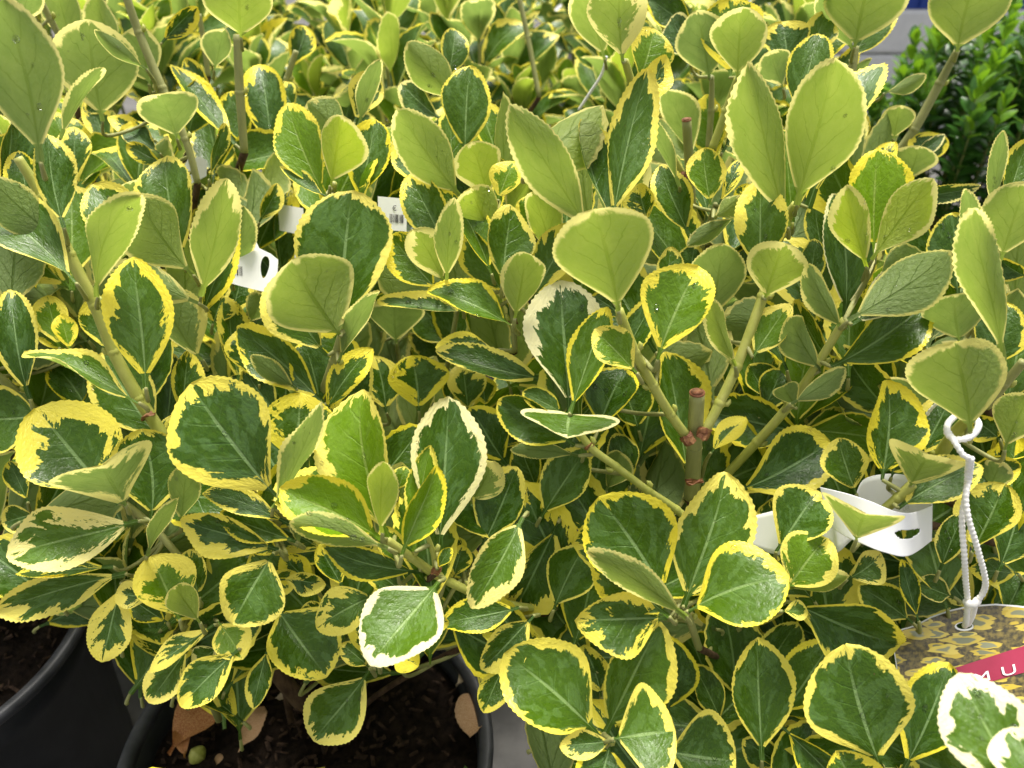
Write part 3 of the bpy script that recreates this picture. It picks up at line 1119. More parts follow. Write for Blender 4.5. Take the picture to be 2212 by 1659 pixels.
leaf_recs = []          # (plant, base point)
for line in STEMS.strip().splitlines():
    head, body = line.split('|')
    k, d0, d1, ty = head.split()
    pl = plants[k]
    pp = [tuple(float(v) for v in q.split()) for q in body.split(',')]
    n = len(pp)
    pts, rad = [], []
    for i, (x, y, wd) in enumerate(pp):
        d = float(d0) + (float(d1) - float(d0)) * i / (n - 1)
        pts.append(at(x, y, d))
        rad.append(wd * d / FP / 2)
    vis = list(pts)
    tail = to_pot(pl, pts[-1], 0)
    rt = rad[-1]
    pl.stem(pts, rad, MAT_YSTEM if ty in 'yY' else MAT_STEM)
    if ty != 'Y':
        pl.stem([pts[-1]] + tail, [rt, min(rt, .0035), min(rt, .0038), min(rt, .0042)], MAT_WOOD, z=False, name="lower_stem")
    # node rings with small scales where leaves or branches leave
    for i in range(1, n - 1):
        p = pts[i]
        dirv = (pts[i + 1] - pts[i - 1]).normalized()
        ra = rad[i]
        path = [p - dirv * 0.0016, p - dirv * 0.0005, p + dirv * 0.0006, p + dirv * 0.0018]
        V, F = tube_geo(path, [ra * 0.98, ra * 1.10, ra * 1.10, ra * 0.98], 10, False)
        off = Vector((pl.x, pl.y, 0))
        mesh_obj("node", [v - off for v in V], F, MAT_YSTEM if ty in 'yY' else MAT_STEM, pl.root)
        # axillary bud
        side = dirv.cross(AX_F).normalized() * (1 if i % 2 else -1)
        b0 = p + side * ra * 0.8
        path = [b0, b0 + side * 0.0014 - dirv * 0.0008, b0 + side * 0.0020 - dirv * 0.0025, b0 + side * 0.0020 - dirv * 0.0040]
        V, F = tube_geo(path, [0.0012, 0.0016, 0.0013, 0.0003], 6)
        mesh_obj("bud", [v - off for v in V], F, MAT_YSTEM, pl.root)

for line in STUBS.strip().splitlines():
    head, body = line.split('|')
    k, d0, d1 = head.split()
    pl = plants[k]
    x0, y0, x1, y1, wd = (float(v) for v in body.split())
    a, b = at(x0, y0, float(d0)), at(x1, y1, float(d1))
    r0 = wd * float(d1) / FP / 2
    pts = [a, a.lerp(b, 0.45), a.lerp(b, 0.5), a.lerp(b, 0.55), b]
    o = pl.stem(pts, [r0 * 1.08, r0 * 1.02, r0 * 1.10, r0, r0 * 0.97], MAT_STEM, sides=18, per=5, name="stub")
    pl.stems.pop()
    pl.stem([a] + to_pot(pl, a, 0), [r0 * 1.08, r0 * 1.1, r0 * 1.15, r0 * 1.2], MAT_WOOD, z=False, name="lower_stem")
    d = (b - a).normalized()
    off = Vector((pl.x, pl.y, 0))
    # callus ring and dark pith on the pruned end
    V, F = tube_geo([b - d * 0.0006, b + d * 0.0003, b + d * 0.0005, b + d * 0.0002], [r0 * 0.99, r0 * 1.0, r0 * 0.8, r0 * 0.66], 18, False)
    c = mesh_obj("cut_ring", [v - off for v in V], F, MAT_NODE, o)
    V, F = tube_geo([b, b + d * 0.00025], [r0 * 0.72, r0 * 0.66], 18)
    mesh_obj("cut_face", [v - off for v in V], F, MAT_CUT, o)
    V, F = tube_geo([b + d * 0.0001, b + d * 0.0005], [r0 * 0.28, r0 * 0.22], 10)
    mesh_obj("pith", [v - off for v in V], F, MAT_NODE, o)

# red-brown scale collars where branches fork
for k, x0, y0, x1, y1, wd, d in (('C', 1494, 958, 1480, 938, 25, .418), ('C', 1515, 948, 1526, 925, 25, .418), ('C', 1276, 966, 1270, 958, 19, .405),
                                 ('D', 1480, 388, 1470, 374, 20, .497), ('B', 938, 1240, 946, 1225, 16, .395), ('C', 1440, 1090, 1448, 1095, 19, .42),
                                 ('C', 1500, 1045, 1499, 1036, 36, .424), ('F', 1110, 700, 1106, 685, 15, .446), ('A', 318, 895, 322, 903, 28, .443)):
    pl = plants[k]
    a, b = at(x0, y0, d), at(x1, y1, d)
    ra = wd * d / FP / 2
    off = Vector((pl.x, pl.y, 0))
    V, F = tube_geo([a.lerp(b, u) for u in (0, .3, .6, 1)], [ra * 1.0, ra * 1.12, ra * 1.16, ra * 1.0], 9, False)
    V = [v + Vector((rnd.uniform(-1, 1), rnd.uniform(-1, 1), rnd.uniform(-1, 1))) * 0.0007 for v in V]
    mesh_obj("bud_scale", [v - off for v in V], F, MAT_NODE, pl.root, False)

cur, dep = None, 0.4
hero = []
idx = 0
for line in LEAVES.strip().splitlines():
    tk = line.split()
    if tk[0] == '@':
        cur, dep = plants[tk[1]], float(tk[2])
        continue
    bx, by, tx, ty, wd = (float(v) for v in tk[:5])
    side = tk[5]
    op = parse_opts(tk[6:])
    idx += 1
    r = random.Random(idx * 13 + 1)
    d = op.get('z', dep)
    dx, dy = tx - bx, by - ty
    Lp = math.hypot(dx, dy)
    c = dy / Lp
    if side == 'u':
        dt = 0.08 * max(c, 0) - 0.45 * max(-c, 0)
    else:
        dt = -0.55 * max(c, 0) - 0.25 * (1 - abs(c)) + 0.3 * max(-c, 0)
    dt = op.get('dt', dt) + r.uniform(-0.05, 0.05)
    d2 = d + dt * Lp * d / FP
    B, T = at(bx, by, d), at(tx, ty, d2)
    T = B + (T - B) * 1.04
    y = T - B
    L = y.length
    mid = (B + T) / 2
    view = (CAM - mid).normalized()
    n = view if side == 'u' else -view
    roll = math.radians(op.get('r', r.uniform(-28, 28) if wd < 0.75 * Lp else r.uniform(-12, 12)))
    yn = y.normalized()
    n = (n - yn * n.dot(yn)).normalized()
    n = Matrix.Rotation(roll, 3, yn) @ n
    dm = (d + d2) / 2
    W = 1.14 * wd * dm / FP / max(math.cos(roll), 0.35)
    fold = max(op.get('f', r.uniform(0.24, 0.66)), 0.2)
    bend = op.get('b', r.uniform(-0.05, 0.09))
    asp = W / L
    me, V = leaf_mesh(aspect=min(asp, 2.6), fold=fold, bend=bend, lat=op.get('lat', r.uniform(-0.03, 0.03)), seed=idx, rows=50, tooth=0.008, lift=r.uniform(0.0, 0.06),
                      shape=r.uniform(0.2, 0.95), ripple=r.uniform(0.01, 0.03), curl=r.choice([0, 0, 0.05, 0.10]) if asp < 0.9 else 0,
                      twist=r.uniform(-0.55, 0.55) if asp < 0.9 else 0, pet=0.04 if asp > 0.9 else 0.06)
    mat = frame(y, n, B, L)
    o = cur.leaf(me, mat, op.get('m', 0.14), op.get('c', r.uniform(0.0, 0.25)), op.get('g', r.uniform(0.0, 0.15)) + (r.uniform(0, 0.1) if side == 'd' else 0))
    hero.append((cur, o, mat, V, side, L, W))
    leaf_recs.append((cur, B, yn))
    # depth map
    nc = len(COLS)
    sel = list(range(0, 51, 5))
    left = [proj(mat @ Vector(V[i * nc])) for i in sel]
    right = [proj(mat @ Vector(V[i * nc + nc - 1])) for i in sel]
    for i in range(len(sel) - 1):
        zb_tri(left[i], right[i], right[i + 1])
        zb_tri(left[i], right[i + 1], left[i + 1])


def twig(pl, B, y):
    best, bd = None, 9
    for path in pl.stems:
        for p in path[::2]:
            dd = (p - B).length + (0.2 if p.z > B.z + 0.004 else 0)
            if dd < bd:
                bd, best = dd, p
    if best is None or (best - B).length < 0.004:
        return
    D = (best - B).length
    if D < 0.014:
        pts = [B, B.lerp(best, 0.5), best]
    elif D > 0.045:
        back = (B - CAM).normalized()
        e = B - y * 0.004 + back * 0.009 + Vector((0, 0, -0.003))
        pts = [B, B.lerp(e, 0.5) - y * 0.002, e]
    else:
        back = (B - CAM).normalized()
        k = min(D, 0.06)
        m1 = B - y * 0.004 + back * k * 0.35 + Vector((0, 0, -0.12 * k))
        m2 = B.lerp(best, 0.5) + back * k * 0.6 + Vector((0, 0, -0.2 * k))
        pts = [B, m1, m2, best]
    path, ro = smooth_path(pts, [0.0009] + [0.0012] * (len(pts) - 1), 4)
    V, F = tube_geo(path, ro, 6)
    off = Vector((pl.x, pl.y, 0))
    mesh_obj("twig", [v - off for v in V], F, MAT_STEM, pl.root)


# petioles that are not yet on a stem get a short twig running back to the nearest stem of their plant
for pl, B, yv in leaf_recs:
    twig(pl, B, yv)

# ------------------------------------------------------------------ areas that stay open in front of random leaves
for poly in ([(0, 1345), (185, 1350), (215, 1430), (330, 1525), (300, 1659), (0, 1659)],
             [(330, 1530), (680, 1600), (680, 1659), (270, 1659)],
             [(560, 1470), (670, 1470), (690, 1600), (540, 1570)],
             [(690, 1600), (810, 1600), (830, 1460), (1000, 1400), (1040, 1540), (1090, 1585), (1200, 1659), (680, 1659)],
             [(1930, 5), (2212, 0), (2212, 290), (2050, 470), (1985, 440)],
             [(2005, 450), (2060, 450), (2060, 520), (2005, 520)]):
    zb_poly(poly, 9.0)
zb_poly([(497, 540), (545, 522), (602, 560), (597, 632), (500, 605)], 0.50)
zb_poly([(812, 420), (884, 425), (884, 500), (812, 500)], 0.515)
zb_poly([(600, 440), (662, 445), (662, 562), (600, 500)], 0.575)
zb_poly([(390, 335), (450, 335), (450, 402), (390, 402)], 0.59)
zb_poly([(1630, 1105), (1800, 1050), (1905, 1020), (2015, 1090), (2010, 1165), (1950, 1205), (1800, 1190)], 0.43)
zb_poly([(1935, 1362), (2030, 1328), (2100, 1310), (2212, 1305), (2212, 1480), (2060, 1480), (2040, 1440)], 0.45)
zb_poly([(2040, 880), (2120, 880), (2140, 1340), (2080, 1340)], 0.42)
zb_poly([(1130, 1250), (1190, 1250), (1190, 1310), (1130, 1310)], 0.45)
KN = ZB > 0
FL = ZB.copy()
acc, wgt = np.where(KN & (ZB < 2), ZB, 0.0), (KN & (ZB < 2)).astype(float)
for _ in range(40):
    a2, w2 = acc.copy(), wgt.copy()
    for sy, sx in ((1, 0), (-1, 0), (0, 1), (0, -1)):
        a2 += np.roll(acc, (sy, sx), (0, 1))
        w2 += np.roll(wgt, (sy, sx), (0, 1))
    acc, wgt = a2 / 5, w2 / 5
diff = np.where(wgt > 1e-9, acc / np.maximum(wgt, 1e-9), 0.5)
FL = np.where(KN, ZB, diff * 0.97)


def hidden_ok(points, slack=0.004):
    for p in points:
        x, y, d = proj(p)
        gx, gy = int(x / GS), int(y / GS)
        if d < 0.3 and -400 < x < 2600 and -400 < y < 2060:
            return False
        if -400 < x < 4 and y > 1300:
            return False
        if 0 <= gx < GW and 0 <= gy < GH:
            if d < FL[gy, gx] + slack:
                return False
        elif -300 < x < 2512 and -300 < y < 1959 and d < 0.36:
            return False
    return True


FCOLS = np.array([-1, -0.8, -0.4, 0, 0.4, 0.8, 1.0])
FILL = []
for i in range(12):
    me, V = leaf_mesh(aspect=0.42 + 0.16 * (i % 4) / 3, fold=0.25 + 0.55 * ((i * 5) % 7) / 6, bend=-0.05 + 0.045 * (i % 4), lat=0.03 * ((i % 3) - 1),
                      rows=20, seed=900 + i, twist=[0.5, -0.4, 0.1, -0.2, 0.35][i % 5], shape=0.2 + 0.07 * i, cols=FCOLS, ripple=0.012 + 0.004 * (i % 4), curl=[0, 0.08, 0.0, 0.16][i % 4], tooth=0.013)
    FILL.append((me, V))
TEST = [(0.0, 0.12, 0.0), (0.0, 0.98, 0.02), (0.27, 0.6, 0.05), (-0.27, 0.6, 0.05), (0.0, 0.5, 0.0), (0.2, 0.85, 0.04), (-0.2, 0.85, 0.04), (0.15, 0.3, 0), (-0.15, 0.3, 0)]


def worth(tp, r):
    """leaf stands within or near the picture and is not wholly behind placed leaves"""
    vis = False
    near = False
    for p in tp:
        x, y, d = proj(p)
        if -260 < x < 2470 and -260 < y < 1900:
            near = True
            gx, gy = int(x / GS), int(y / GS)
            if not (0 <= gx < GW and 0 <= gy < GH) or not KN[gy, gx]:
                vis = True
    if not near:
        return False
    return vis or r.random() < 0.3


# inner leaves of the front shrubs: they close the gaps between the placed shoots
COV = KN.copy()
rg = random.Random(77)
ginn = {k: 0 for k in plants}
for layer, (dlo, dhi) in enumerate(((0.012, 0.05), (0.06, 0.12))):
    cells = [(x, y) for y in range(300 // GS, GH) for x in range(0, GW) if not COV[y, x]]
    rg.shuffle(cells)
    for gx, gy in cells:
        if COV[gy, gx]:
            continue
        px, py = gx * GS, gy * GS
        if px > 1900 and py < 520:
            continue
        up = py < 900
        view = (CAM - at(px, py, 0.5)).normalized()
        made = []
        for tr in range(12):
            d = float(FL[gy, gx]) + rg.uniform(dlo, dhi) * (1 + tr * 0.12)
            P0 = at(px, py, d)
            an = rg.gauss(0, 0.42 if up else 0.9)
            L = rg.uniform(0.054, 0.072)
            y = (AX_R * math.sin(an) + AX_U * math.cos(an) + AX_F * rg.uniform(-0.2, 0.45)).normalized()
            n = Matrix.Rotation(rg.uniform(-1.0, 1.0) if up else rg.uniform(-0.6, 0.6), 3, y) @ (view if rg.random() < (0.66 if up else 0.85) else -view)
            M = frame(y, n, P0 - y * L * rg.uniform(0.35, 0.6), L)
            tp = [M @ Vector(t) for t in TEST]
            if hidden_ok(tp, 0.003):
                made.append((M, y, an, L, tp))
                break
        if not made or P0.z < 0.30:
            continue
        pl = min((p for k, p in plants.items() if k[0] in 'ABCDEFH'), key=lambda p: (p.x - P0.x) ** 2 + (p.y - 0.04 - P0.y) ** 2)
        if pl.n > 270:
            continue
        if up:
            # the other leaves of the same tuft
            base = M @ Vector((0, 0, 0))
            for sg in (-1, 1, rg.choice((-1.7, 1.7))):
                a2 = an + sg * rg.uniform(0.45, 0.85)
                y2 = (AX_R * math.sin(a2) + AX_U * math.cos(a2) + AX_F * rg.uniform(-0.4, 0.6)).normalized()
                n2 = Matrix.Rotation(rg.uniform(-0.9, 0.9), 3, y2) @ (view if rg.random() < 0.6 else -view)
                L2 = L * rg.uniform(0.75, 1.05)
                M2 = frame(y2, n2, base, L2)
                t2 = [M2 @ Vector(t) for t in TEST]
                if hidden_ok(t2, 0.003):
                    made.append((M2, y2, a2, L2, t2))
        g0 = rg.uniform(0.1, 0.5) if up and rg.random() < 0.5 else rg.uniform(0, 0.15)
        for M, y, an, L, tp in made:
            pl.leaf(rg.choice(FILL)[0], M, rg.choice([0.05, 0.08, 0.10, 0.14, 0.2, 0.35]), rg.uniform(0, 0.25), max(g0 + rg.uniform(-0.08, 0.08), 0))
        M, y, an, L, tp = made[0]
        twig(pl, M @ Vector((0, 0, 0)), y)
        ginn[pl.key] += len(made)
        sv = ZB
        ZB = np.zeros_like(sv)
        for mk in made:
            q = [proj(p) for p in mk[4]]
            o4 = [q[0], q[7], q[2], q[5], q[1], q[6], q[3], q[8]]
            for i in range(1, 7):
                zb_tri(o4[0], o4[i], o4[i + 1])
        COV |= ZB > 0
        ZB = sv
    if layer == 0:
        COV = COV & (KN | (np.random.RandomState(1).rand(GH, GW) < 2))
print("inner", ginn)


def random_shoots(pl, nsh, zlo, zhi, spread, seed, cap=296, lsize=(0.054, 0.070), nodes=8, margins=(0.04, 0.06, 0.09, 0.12, 0.18, 0.28)):
    r = random.Random(seed)
    off = Vector((pl.x, pl.y, 0))
    for s in range(nsh):
        az = 2 * math.pi * (s * 0.618 + r.uniform(-0.08, 0.08))
        rr = spread * math.sqrt((s + 0.5) / nsh)
        top = zhi - (zhi - zlo) * (rr / spread) ** 1.6 * r.uniform(0.5, 1.0) + r.uniform(-0.03, 0.02)
        foot = Vector((pl.x + 0.025 * math.cos(az), pl.y + 0.025 * math.sin(az), 0.212))
        tip = Vector((pl.x + rr * math.cos(az), pl.y + rr * math.sin(az), top))
        m1 = foot.lerp(tip, 0.4) + Vector((0.3 * rr * math.cos(az), 0.3 * rr * math.sin(az), -0.02))
        path, _ = smooth_path([foot, m1, tip], [1, 1, 1], 8)
        n = len(path)
        # leaves from the tip downwards
        run, node, want = 0.0, 0, 0.0
        ph = r.uniform(0, 6.28)
        young = r.random()
        kept = 0
        last = 0
        for i in range(n - 1, 0, -1):
            p, q = path[i], path[i - 1]
            seg = (p - q).length
            while want <= run + seg and node < nodes + 1:
                u = (want - run) / seg
                c = p.lerp(q, u)
                ax = (p - q).normalized()
                e1 = ax.orthogonal().normalized()
                e2 = ax.cross(e1)
                for k in (0, 1):
                    if pl.n >= cap:
                        break
                    an = ph + node * math.pi / 2 + k * math.pi + r.uniform(-0.3, 0.3)
                    rad = e1 * math.cos(an) + e2 * math.sin(an)
                    open_ = math.radians(min(16 + node * 9.5 + r.uniform(-9, 14), 88))
                    y = ax * math.cos(open_) + rad * math.sin(open_)
                    z = ax * math.sin(open_) - rad * math.cos(open_)
                    z = Matrix.Rotation(r.uniform(-0.5, 0.5), 3, y) @ z
                    L = r.uniform(*lsize) * (0.55 if node == 0 else 0.82 if node == 1 else 1.0)
                    M = frame(y, z, c + rad * 0.0012, L)
                    tp = [M @ Vector(t) for t in TEST]
                    if not hidden_ok(tp):
                        continue
                    if not worth(tp, r):
                        continue
                    if (M @ Vector((0, 1, 0))).z < 0.235 and math.hypot(*((M @ Vector((0, 1, 0))) - off).xy) < 0.14:
                        continue
                    me = r.choice(FILL)[0]
                    g = (0.25 + 0.5 * young) if node < 2 and young > 0.45 else r.uniform(0.0, 0.16)
                    mm = r.choice(margins)
                    if r.random() < 0.03:
                        mm = 0.95
                    pl.leaf(me, M, mm, r.uniform(0.0, 0.3), g)
                    kept += 1
                    last = i
                node += 1
                want += r.uniform(0.012, 0.017) if node < 2 else r.uniform(0.018, 0.027)
            run += seg
        rr_ = [0.0032 - 0.0016 * i / n for i in range(n)]
        # draw the stem only where it does not stand in front of the placed leaves
        ok = [hidden_ok([q], 0.014) for q in path]
        best, st = (0, 0), None
        for i in range(n + 1):
            if i < n and ok[i]:
                if st is None:
                    st = i
            else:
                if st is not None and i - st > best[1] - best[0]:
                    best = (st, i)
                st = None
        if best[1] - best[0] >= 4 and kept > 0:
            V, F = tube_geo(path[best[0]:best[1]], rr_[best[0]:best[1]], 7)
            mesh_obj("stem", [v - off for v in V], F, MAT_STEM, pl.root)


random_shoots(plants['F'], 34, 0.36, 0.545, 0.20, 11)
random_shoots(plants['E'], 34, 0.36, 0.545, 0.20, 12)
random_shoots(plants['D'], 34, 0.36, 0.545, 0.20, 13)
random_shoots(plants['C'], 34, 0.27, 0.48, 0.20, 14)
random_shoots(plants['H'], 34, 0.27, 0.48, 0.20, 15)
random_shoots(plants['B'], 30, 0.26, 0.46, 0.20, 16)
random_shoots(plants['A'], 30, 0.26, 0.48, 0.19, 17)
for i in range(9):
    random_shoots(plants['G%d' % i], 19, 0.40, 0.61 if i < 4 else 0.60, 0.19, 30 + i, lsize=(0.068, 0.092), nodes=6, margins=(0.02, 0.04, 0.06, 0.09, 0.16))


# ------------------------------------------------------------------ boxwood beyond
def green_leaf_mat(name, c0, c1, tr):
    M = NT(name)
    oi = M.n("ShaderNodeObjectInfo")
    tc = M.n("ShaderNodeTexCoord")
    n = M.noise(tc.outputs['Object'], 22.0, 2.0)
    f = M.step(n, 0.3, 0.7)
    sh = M.n("ShaderNodeMixShader")
    col = M.mix(f, c0, c1)
    M.put(sh.inputs[0], 0.3)
    M.put(sh.inputs[1], M.bsdf(col, 0.32, 0.45))
    tl = M.n("ShaderNodeBsdfTranslucent")
    M.put(tl.inputs[0], tr)
    M.put(sh.inputs[2], tl.outputs[0])
    return M.done(sh.outputs[0])


MAT_BOX = green_leaf_mat("boxwood_leaf", (0.030, 0.100, 0.016), (0.062, 0.170, 0.028), (0.16, 0.34, 0.03))
MAT_BOXY = green_leaf_mat("young_boxwood_leaf", (0.110, 0.260, 0.022), (0.210, 0.380, 0.035), (0.30, 0.55, 0.02))
MAT_DARKL = green_leaf_mat("dark_needle", (0.008, 0.022, 0.010), (0.016, 0.045, 0.016), (0.02, 0.06, 0.01))
bV = []
for j, (t, w_) in enumerate(((0, 0.03), (0.25, 0.2), (0.55, 0.26), (0.82, 0.17), (1.0, 0.02))):
    for sx in (-1, 0, 1):
        bV.append((sx * w_, t, abs(sx) * w_ * 0.35 + 0.18 * t * (1 - t)))
bF = [(j * 3 + k, j * 3 + k + 1, j * 3 + k + 4, j * 3 + k + 3) for j in range(4) for k in range(2)]
ME_BOX = me_from("leaf", bV, bF, MAT_BOX)
ME_BOXY = me_from("leaf", bV, bF, MAT_BOXY)
nV = [(v[0] * 0.4, v[1], v[2]) for v in bV]
ME_NEED = me_from("leaf", nV, bF, MAT_DARKL)


def boxwood(x, y, label, height, nsh, seed, lsz, dark=False, spread=0.17):
    r = random.Random(seed)
    root = empty("dark_conifer" if dark else "potted_boxwood", (x, y, 0))
    tag(root, label, "shrub", None)
    for nm, me in (("pot", ME_WALL), ("soil", SOILS[0])):
        o = bpy.data.objects.new(nm, me)
        C.objects.link(o)
        o.parent = root
        if nm == "pot":
            q = bpy.data.objects.new("rim", ME_RIM)
            C.objects.link(q)
            q.parent = o
    off = Vector((x, y, 0))
    recs = []
    stemparts = []
    for s in range(nsh):
        az = 2 * math.pi * (s * 0.618 + r.uniform(-0.05, 0.05))
        rr = spread * math.sqrt((s + 0.5) / nsh)
        top = height - 0.13 * (rr / spread) ** 2 + r.uniform(-0.05, 0.03)
        foot = Vector((0.02 * math.cos(az), 0.02 * math.sin(az), 0.21))
        tip = Vector((rr * math.cos(az), rr * math.sin(az), top))
        m1 = foot.lerp(tip, 0.4) + Vector((0.3 * rr * math.cos(az), 0.3 * rr * math.sin(az), 0))
        path, _ = smooth_path([foot, m1, tip], [1, 1, 1], 6)
        V, F = tube_geo(path, [0.0016 - 0.0009 * i / len(path) for i in range(len(path))], 5)
        mesh_obj("stem", V, F, MAT_STEM, root)
        total = sum((path[i + 1] - path[i]).length for i in range(len(path) - 1))
        ph = r.uniform(0, 6.28)
        for k in range(int(min(total, 0.17) / 0.0105)):
            want = k * 0.0105
            i = len(path) - 1
            run = 0
            while i > 1 and run + (path[i] - path[i - 1]).length < want:
                run += (path[i] - path[i - 1]).length
                i -= 1
            seg = path[i] - path[i - 1]
            ax = seg.normalized()
            c = path[i] - ax * (want - run)
            e1 = ax.orthogonal().normalized()
            e2 = ax.cross(e1)
            for h in (0, 1):
                an = ph + k * math.pi / 2 + h * math.pi + r.uniform(-0.4, 0.4)
                rad = e1 * math.cos(an) + e2 * math.sin(an)
                op = math.radians(20 + min(k * 8, 45) + r.uniform(-12, 12))
                yv = ax * math.cos(op) + rad * math.sin(op)
                zv = ax * math.sin(op) - rad * math.cos(op)
                L = r.uniform(0.8, 1.15) * lsz * (0.7 if k == 0 else 1)
                M = frame(yv, zv, c, L)
                me = ME_NEED if dark else (ME_BOXY if k < 4 and r.random() < 0.75 else ME_BOX)
                px, py, d = proj(off + c)
                inside = -40 < px < 2252 and -40 < py < 700
                recs.append(((0 if inside else 5) + d + 0.1 * k * 0.0105, M, me))
    recs.sort(key=lambda q: q[0])
    for _, M, me in recs[:296]:
        o = bpy.data.objects.new("leaf", me)
        C.objects.link(o)
        o.parent = root
        o.matrix_local = M
    for want, nm in ((ME_BOX, "leaves"), (ME_BOXY, "young_leaves"), (ME_NEED, "needles")):
        parts = [([M @ Vector(v) for v in (nV if me is ME_NEED else bV)], bF) for _, M, me in recs[296:] if me is want]
        if parts:
            V, F = join_geo(parts)
            o = mesh_obj(nm, V, F, want.materials[0], root)
            o['kind'] = 'stuff'
    return root


boxwood(0.66, 1.10, "plain green boxwood with glossy small leaves beside the yellow-edged shrubs", 0.57, 90, 51, 0.028)
boxwood(0.90, 0.90, "plain green boxwood with fresh light tips in front of its taller neighbours", 0.47, 90, 52, 0.026)
boxwood(0.96, 1.30, "tall plain green boxwood standing before the white block wall", 0.58, 90, 53, 0.028)
boxwood(0.70, 0.76, "low plain green boxwood half hidden under the shrub with the cord", 0.38, 60, 55, 0.024)
boxwood(1.30, 1.38, "very dark fine-leaved shrub behind the boxwood", 0.66, 90, 54, 0.026, True, 0.22)
boxwood(1.05, 0.95, "dark fine-leaved shrub beside the light-tipped boxwood", 0.46, 70, 57, 0.024, True, 0.15)


# ------------------------------------------------------------------ white block wall and blue crate far behind
def box_geo(x0, x1, y0, y1, z0, z1, b=0.004):
    bm = bmesh.new()
    bmesh.ops.create_cube(bm, size=1)
    for v in bm.verts:
        v.co = Vector(((x0 + x1) / 2 + v.co.x * (x1 - x0), (y0 + y1) / 2 + v.co.y * (y1 - y0), (z0 + z1) / 2 + v.co.z * (z1 - z0)))
    bmesh.ops.bevel(bm, geom=list(bm.edges), offset=b, segments=2, affect='EDGES')
    bm.verts.index_update()
    V = [v.co.copy() for v in bm.verts]
    F = [tuple(v.index for v in f.verts) for f in bm.faces]
    bm.free()
    return V, F


MAT_BLOCK = plain("white_block", (0.74, 0.74, 0.76), (0.82, 0.82, 0.83), 0.85, 30, 0.3, 0.002, 0.2)
MAT_MORTAR = plain("mortar", (0.3, 0.3, 0.3), (0.4, 0.4, 0.4), 0.9, 60)
MAT_BLUE = plain("blue_plastic", (0.015, 0.05, 0.30), (0.025, 0.075, 0.38), 0.45, 20)
wall = empty("block_wall", (1.3, 2.3, 0))
tag(wall, "low white block wall behind the boxwood", "wall")
V, F = box_geo(-1.2, 1.2, 0.012, 0.128, 0, 0.338, 0.002)
mesh_obj("mortar", V, F, MAT_MORTAR, wall, False)
blk = me_from("block", *box_geo(-0.195, 0.195, 0, 0.14, 0, 0.108, 0.006), MAT_BLOCK, False)
for row in range(3):
    for i in range(6):
        o = bpy.data.objects.new("block", blk)
        C.objects.link(o)
        o.parent = wall
        o.location = (-1.0 + i * 0.4 + (0.2 if row % 2 else 0), rnd.uniform(-0.002, 0.002), row * 0.114 + 0.001)
crate = empty("blue_crate", (1.16, 2.37, 0.338))
tag(crate, "blue plastic crate standing on the white block wall", "crate")
for nm, a in (("side_panel", (-0.25, 0.25, -0.055, -0.049, 0, 0.22)), ("side_panel", (-0.25, 0.25, 0.049, 0.055, 0, 0.22)),
              ("end_panel", (-0.256, -0.25, -0.05, 0.05, 0, 0.22)), ("end_panel", (0.25, 0.256, -0.05, 0.05, 0, 0.22)), ("bottom", (-0.249, 0.249, -0.048, 0.048, 0.001, 0.006)),
              ("lip", (-0.265, 0.265, -0.066, -0.0555, 0.195, 0.222))):
    V, F = box_geo(*a, b=0.0015)
    mesh_obj(nm, V, F, MAT_BLUE, crate, False)
for i in range(9):
    V, F = box_geo(-0.23 + i * 0.055, -0.222 + i * 0.055, -0.062, -0.0552, 0.004, 0.194, b=0.001)
    mesh_obj("rib", V, F, MAT_BLUE, crate, False)


# ------------------------------------------------------------------ fallen leaves on the soil
def on_soil(px, py, z):
    d = (at(px, py, 1.0) - CAM)
    return CAM + d * ((z - CAM.z) / d.z)


DRY = [(366, 1632, 486, 1488, 92, MAT_DRYRED, "large russet dead leaf, curled, on the soil of the pot", 0.5),
       (400, 1640, 395, 1570, 36, MAT_DRYRED, "torn amber piece of dead leaf touching the russet leaf", 0.3),
       (518, 1632, 575, 1535, 44, MAT_DRY, "tan pointed dead leaf lying on the soil near the green bud", 0.35),
       (1024, 1486, 1014, 1606, 74, MAT_DRY, "brown oval dead leaf leaning on the pot rim", 0.25),
       (985, 1485, 1036, 1432, 34, MAT_DRYPALE, "pale crumpled dead leaf near the pot rim", 0.5),
       (500, 1535, 540, 1488, 26, MAT_DRYPALE, "pale straw dead leaf beside the russet one", 0.4),
       (500, 1498, 535, 1452, 34, MAT_DRYPALE, "cream dry leaf folded under the hanging leaves", 0.4),
       (596, 1512, 628, 1508, 22, MAT_DRYPALE, "small beige leaf scrap at the foot of the brown stem", 0.3),
       (470, 1659, 480, 1635, 18, MAT_DRY, "tiny brown leaf scrap beside the green bud", 0.3)]
for i, (bx, by, tx, ty, wd, mat, lab, cu) in enumerate(DRY):
    B, T = on_soil(bx, by, 0.2285), on_soil(tx, ty, 0.2285)
    B.z += 0.002 * (i % 3)
    T.z += 0.004
    L = (T - B).length
    W = wd * 0.56 / FP
    V, F, uv, e = leaf_geo(aspect=min(W / L, 1.2), fold=cu, bend=0.10 - 0.03 * (i % 3), curl=-0.15 * (i % 2), seed=700 + i, shape=0.3, ripple=0.07, rows=24)
    o = mesh_obj("fallen_leaf", V, F, mat)
    o.matrix_world = frame(T - B, Vector((0.15, -0.1, 1)), B, L)
    tag(o, lab, "dead leaf", None)
B = on_soil(412, 1650, 0.225)
T = on_soil(440, 1612, 0.229)
path, ro = smooth_path([B, B.lerp(T, 0.25), B.lerp(T, 0.55), B.lerp(T, 0.85), T], [0.001, 0.0048, 0.0062, 0.0038, 0.0008], 5)
V, F = tube_geo(path, ro, 14)
o = mesh_obj("fallen_bud", V, F, MAT_YSTEM)
tag(o, "small green fallen bud lying on dark soil", "bud")
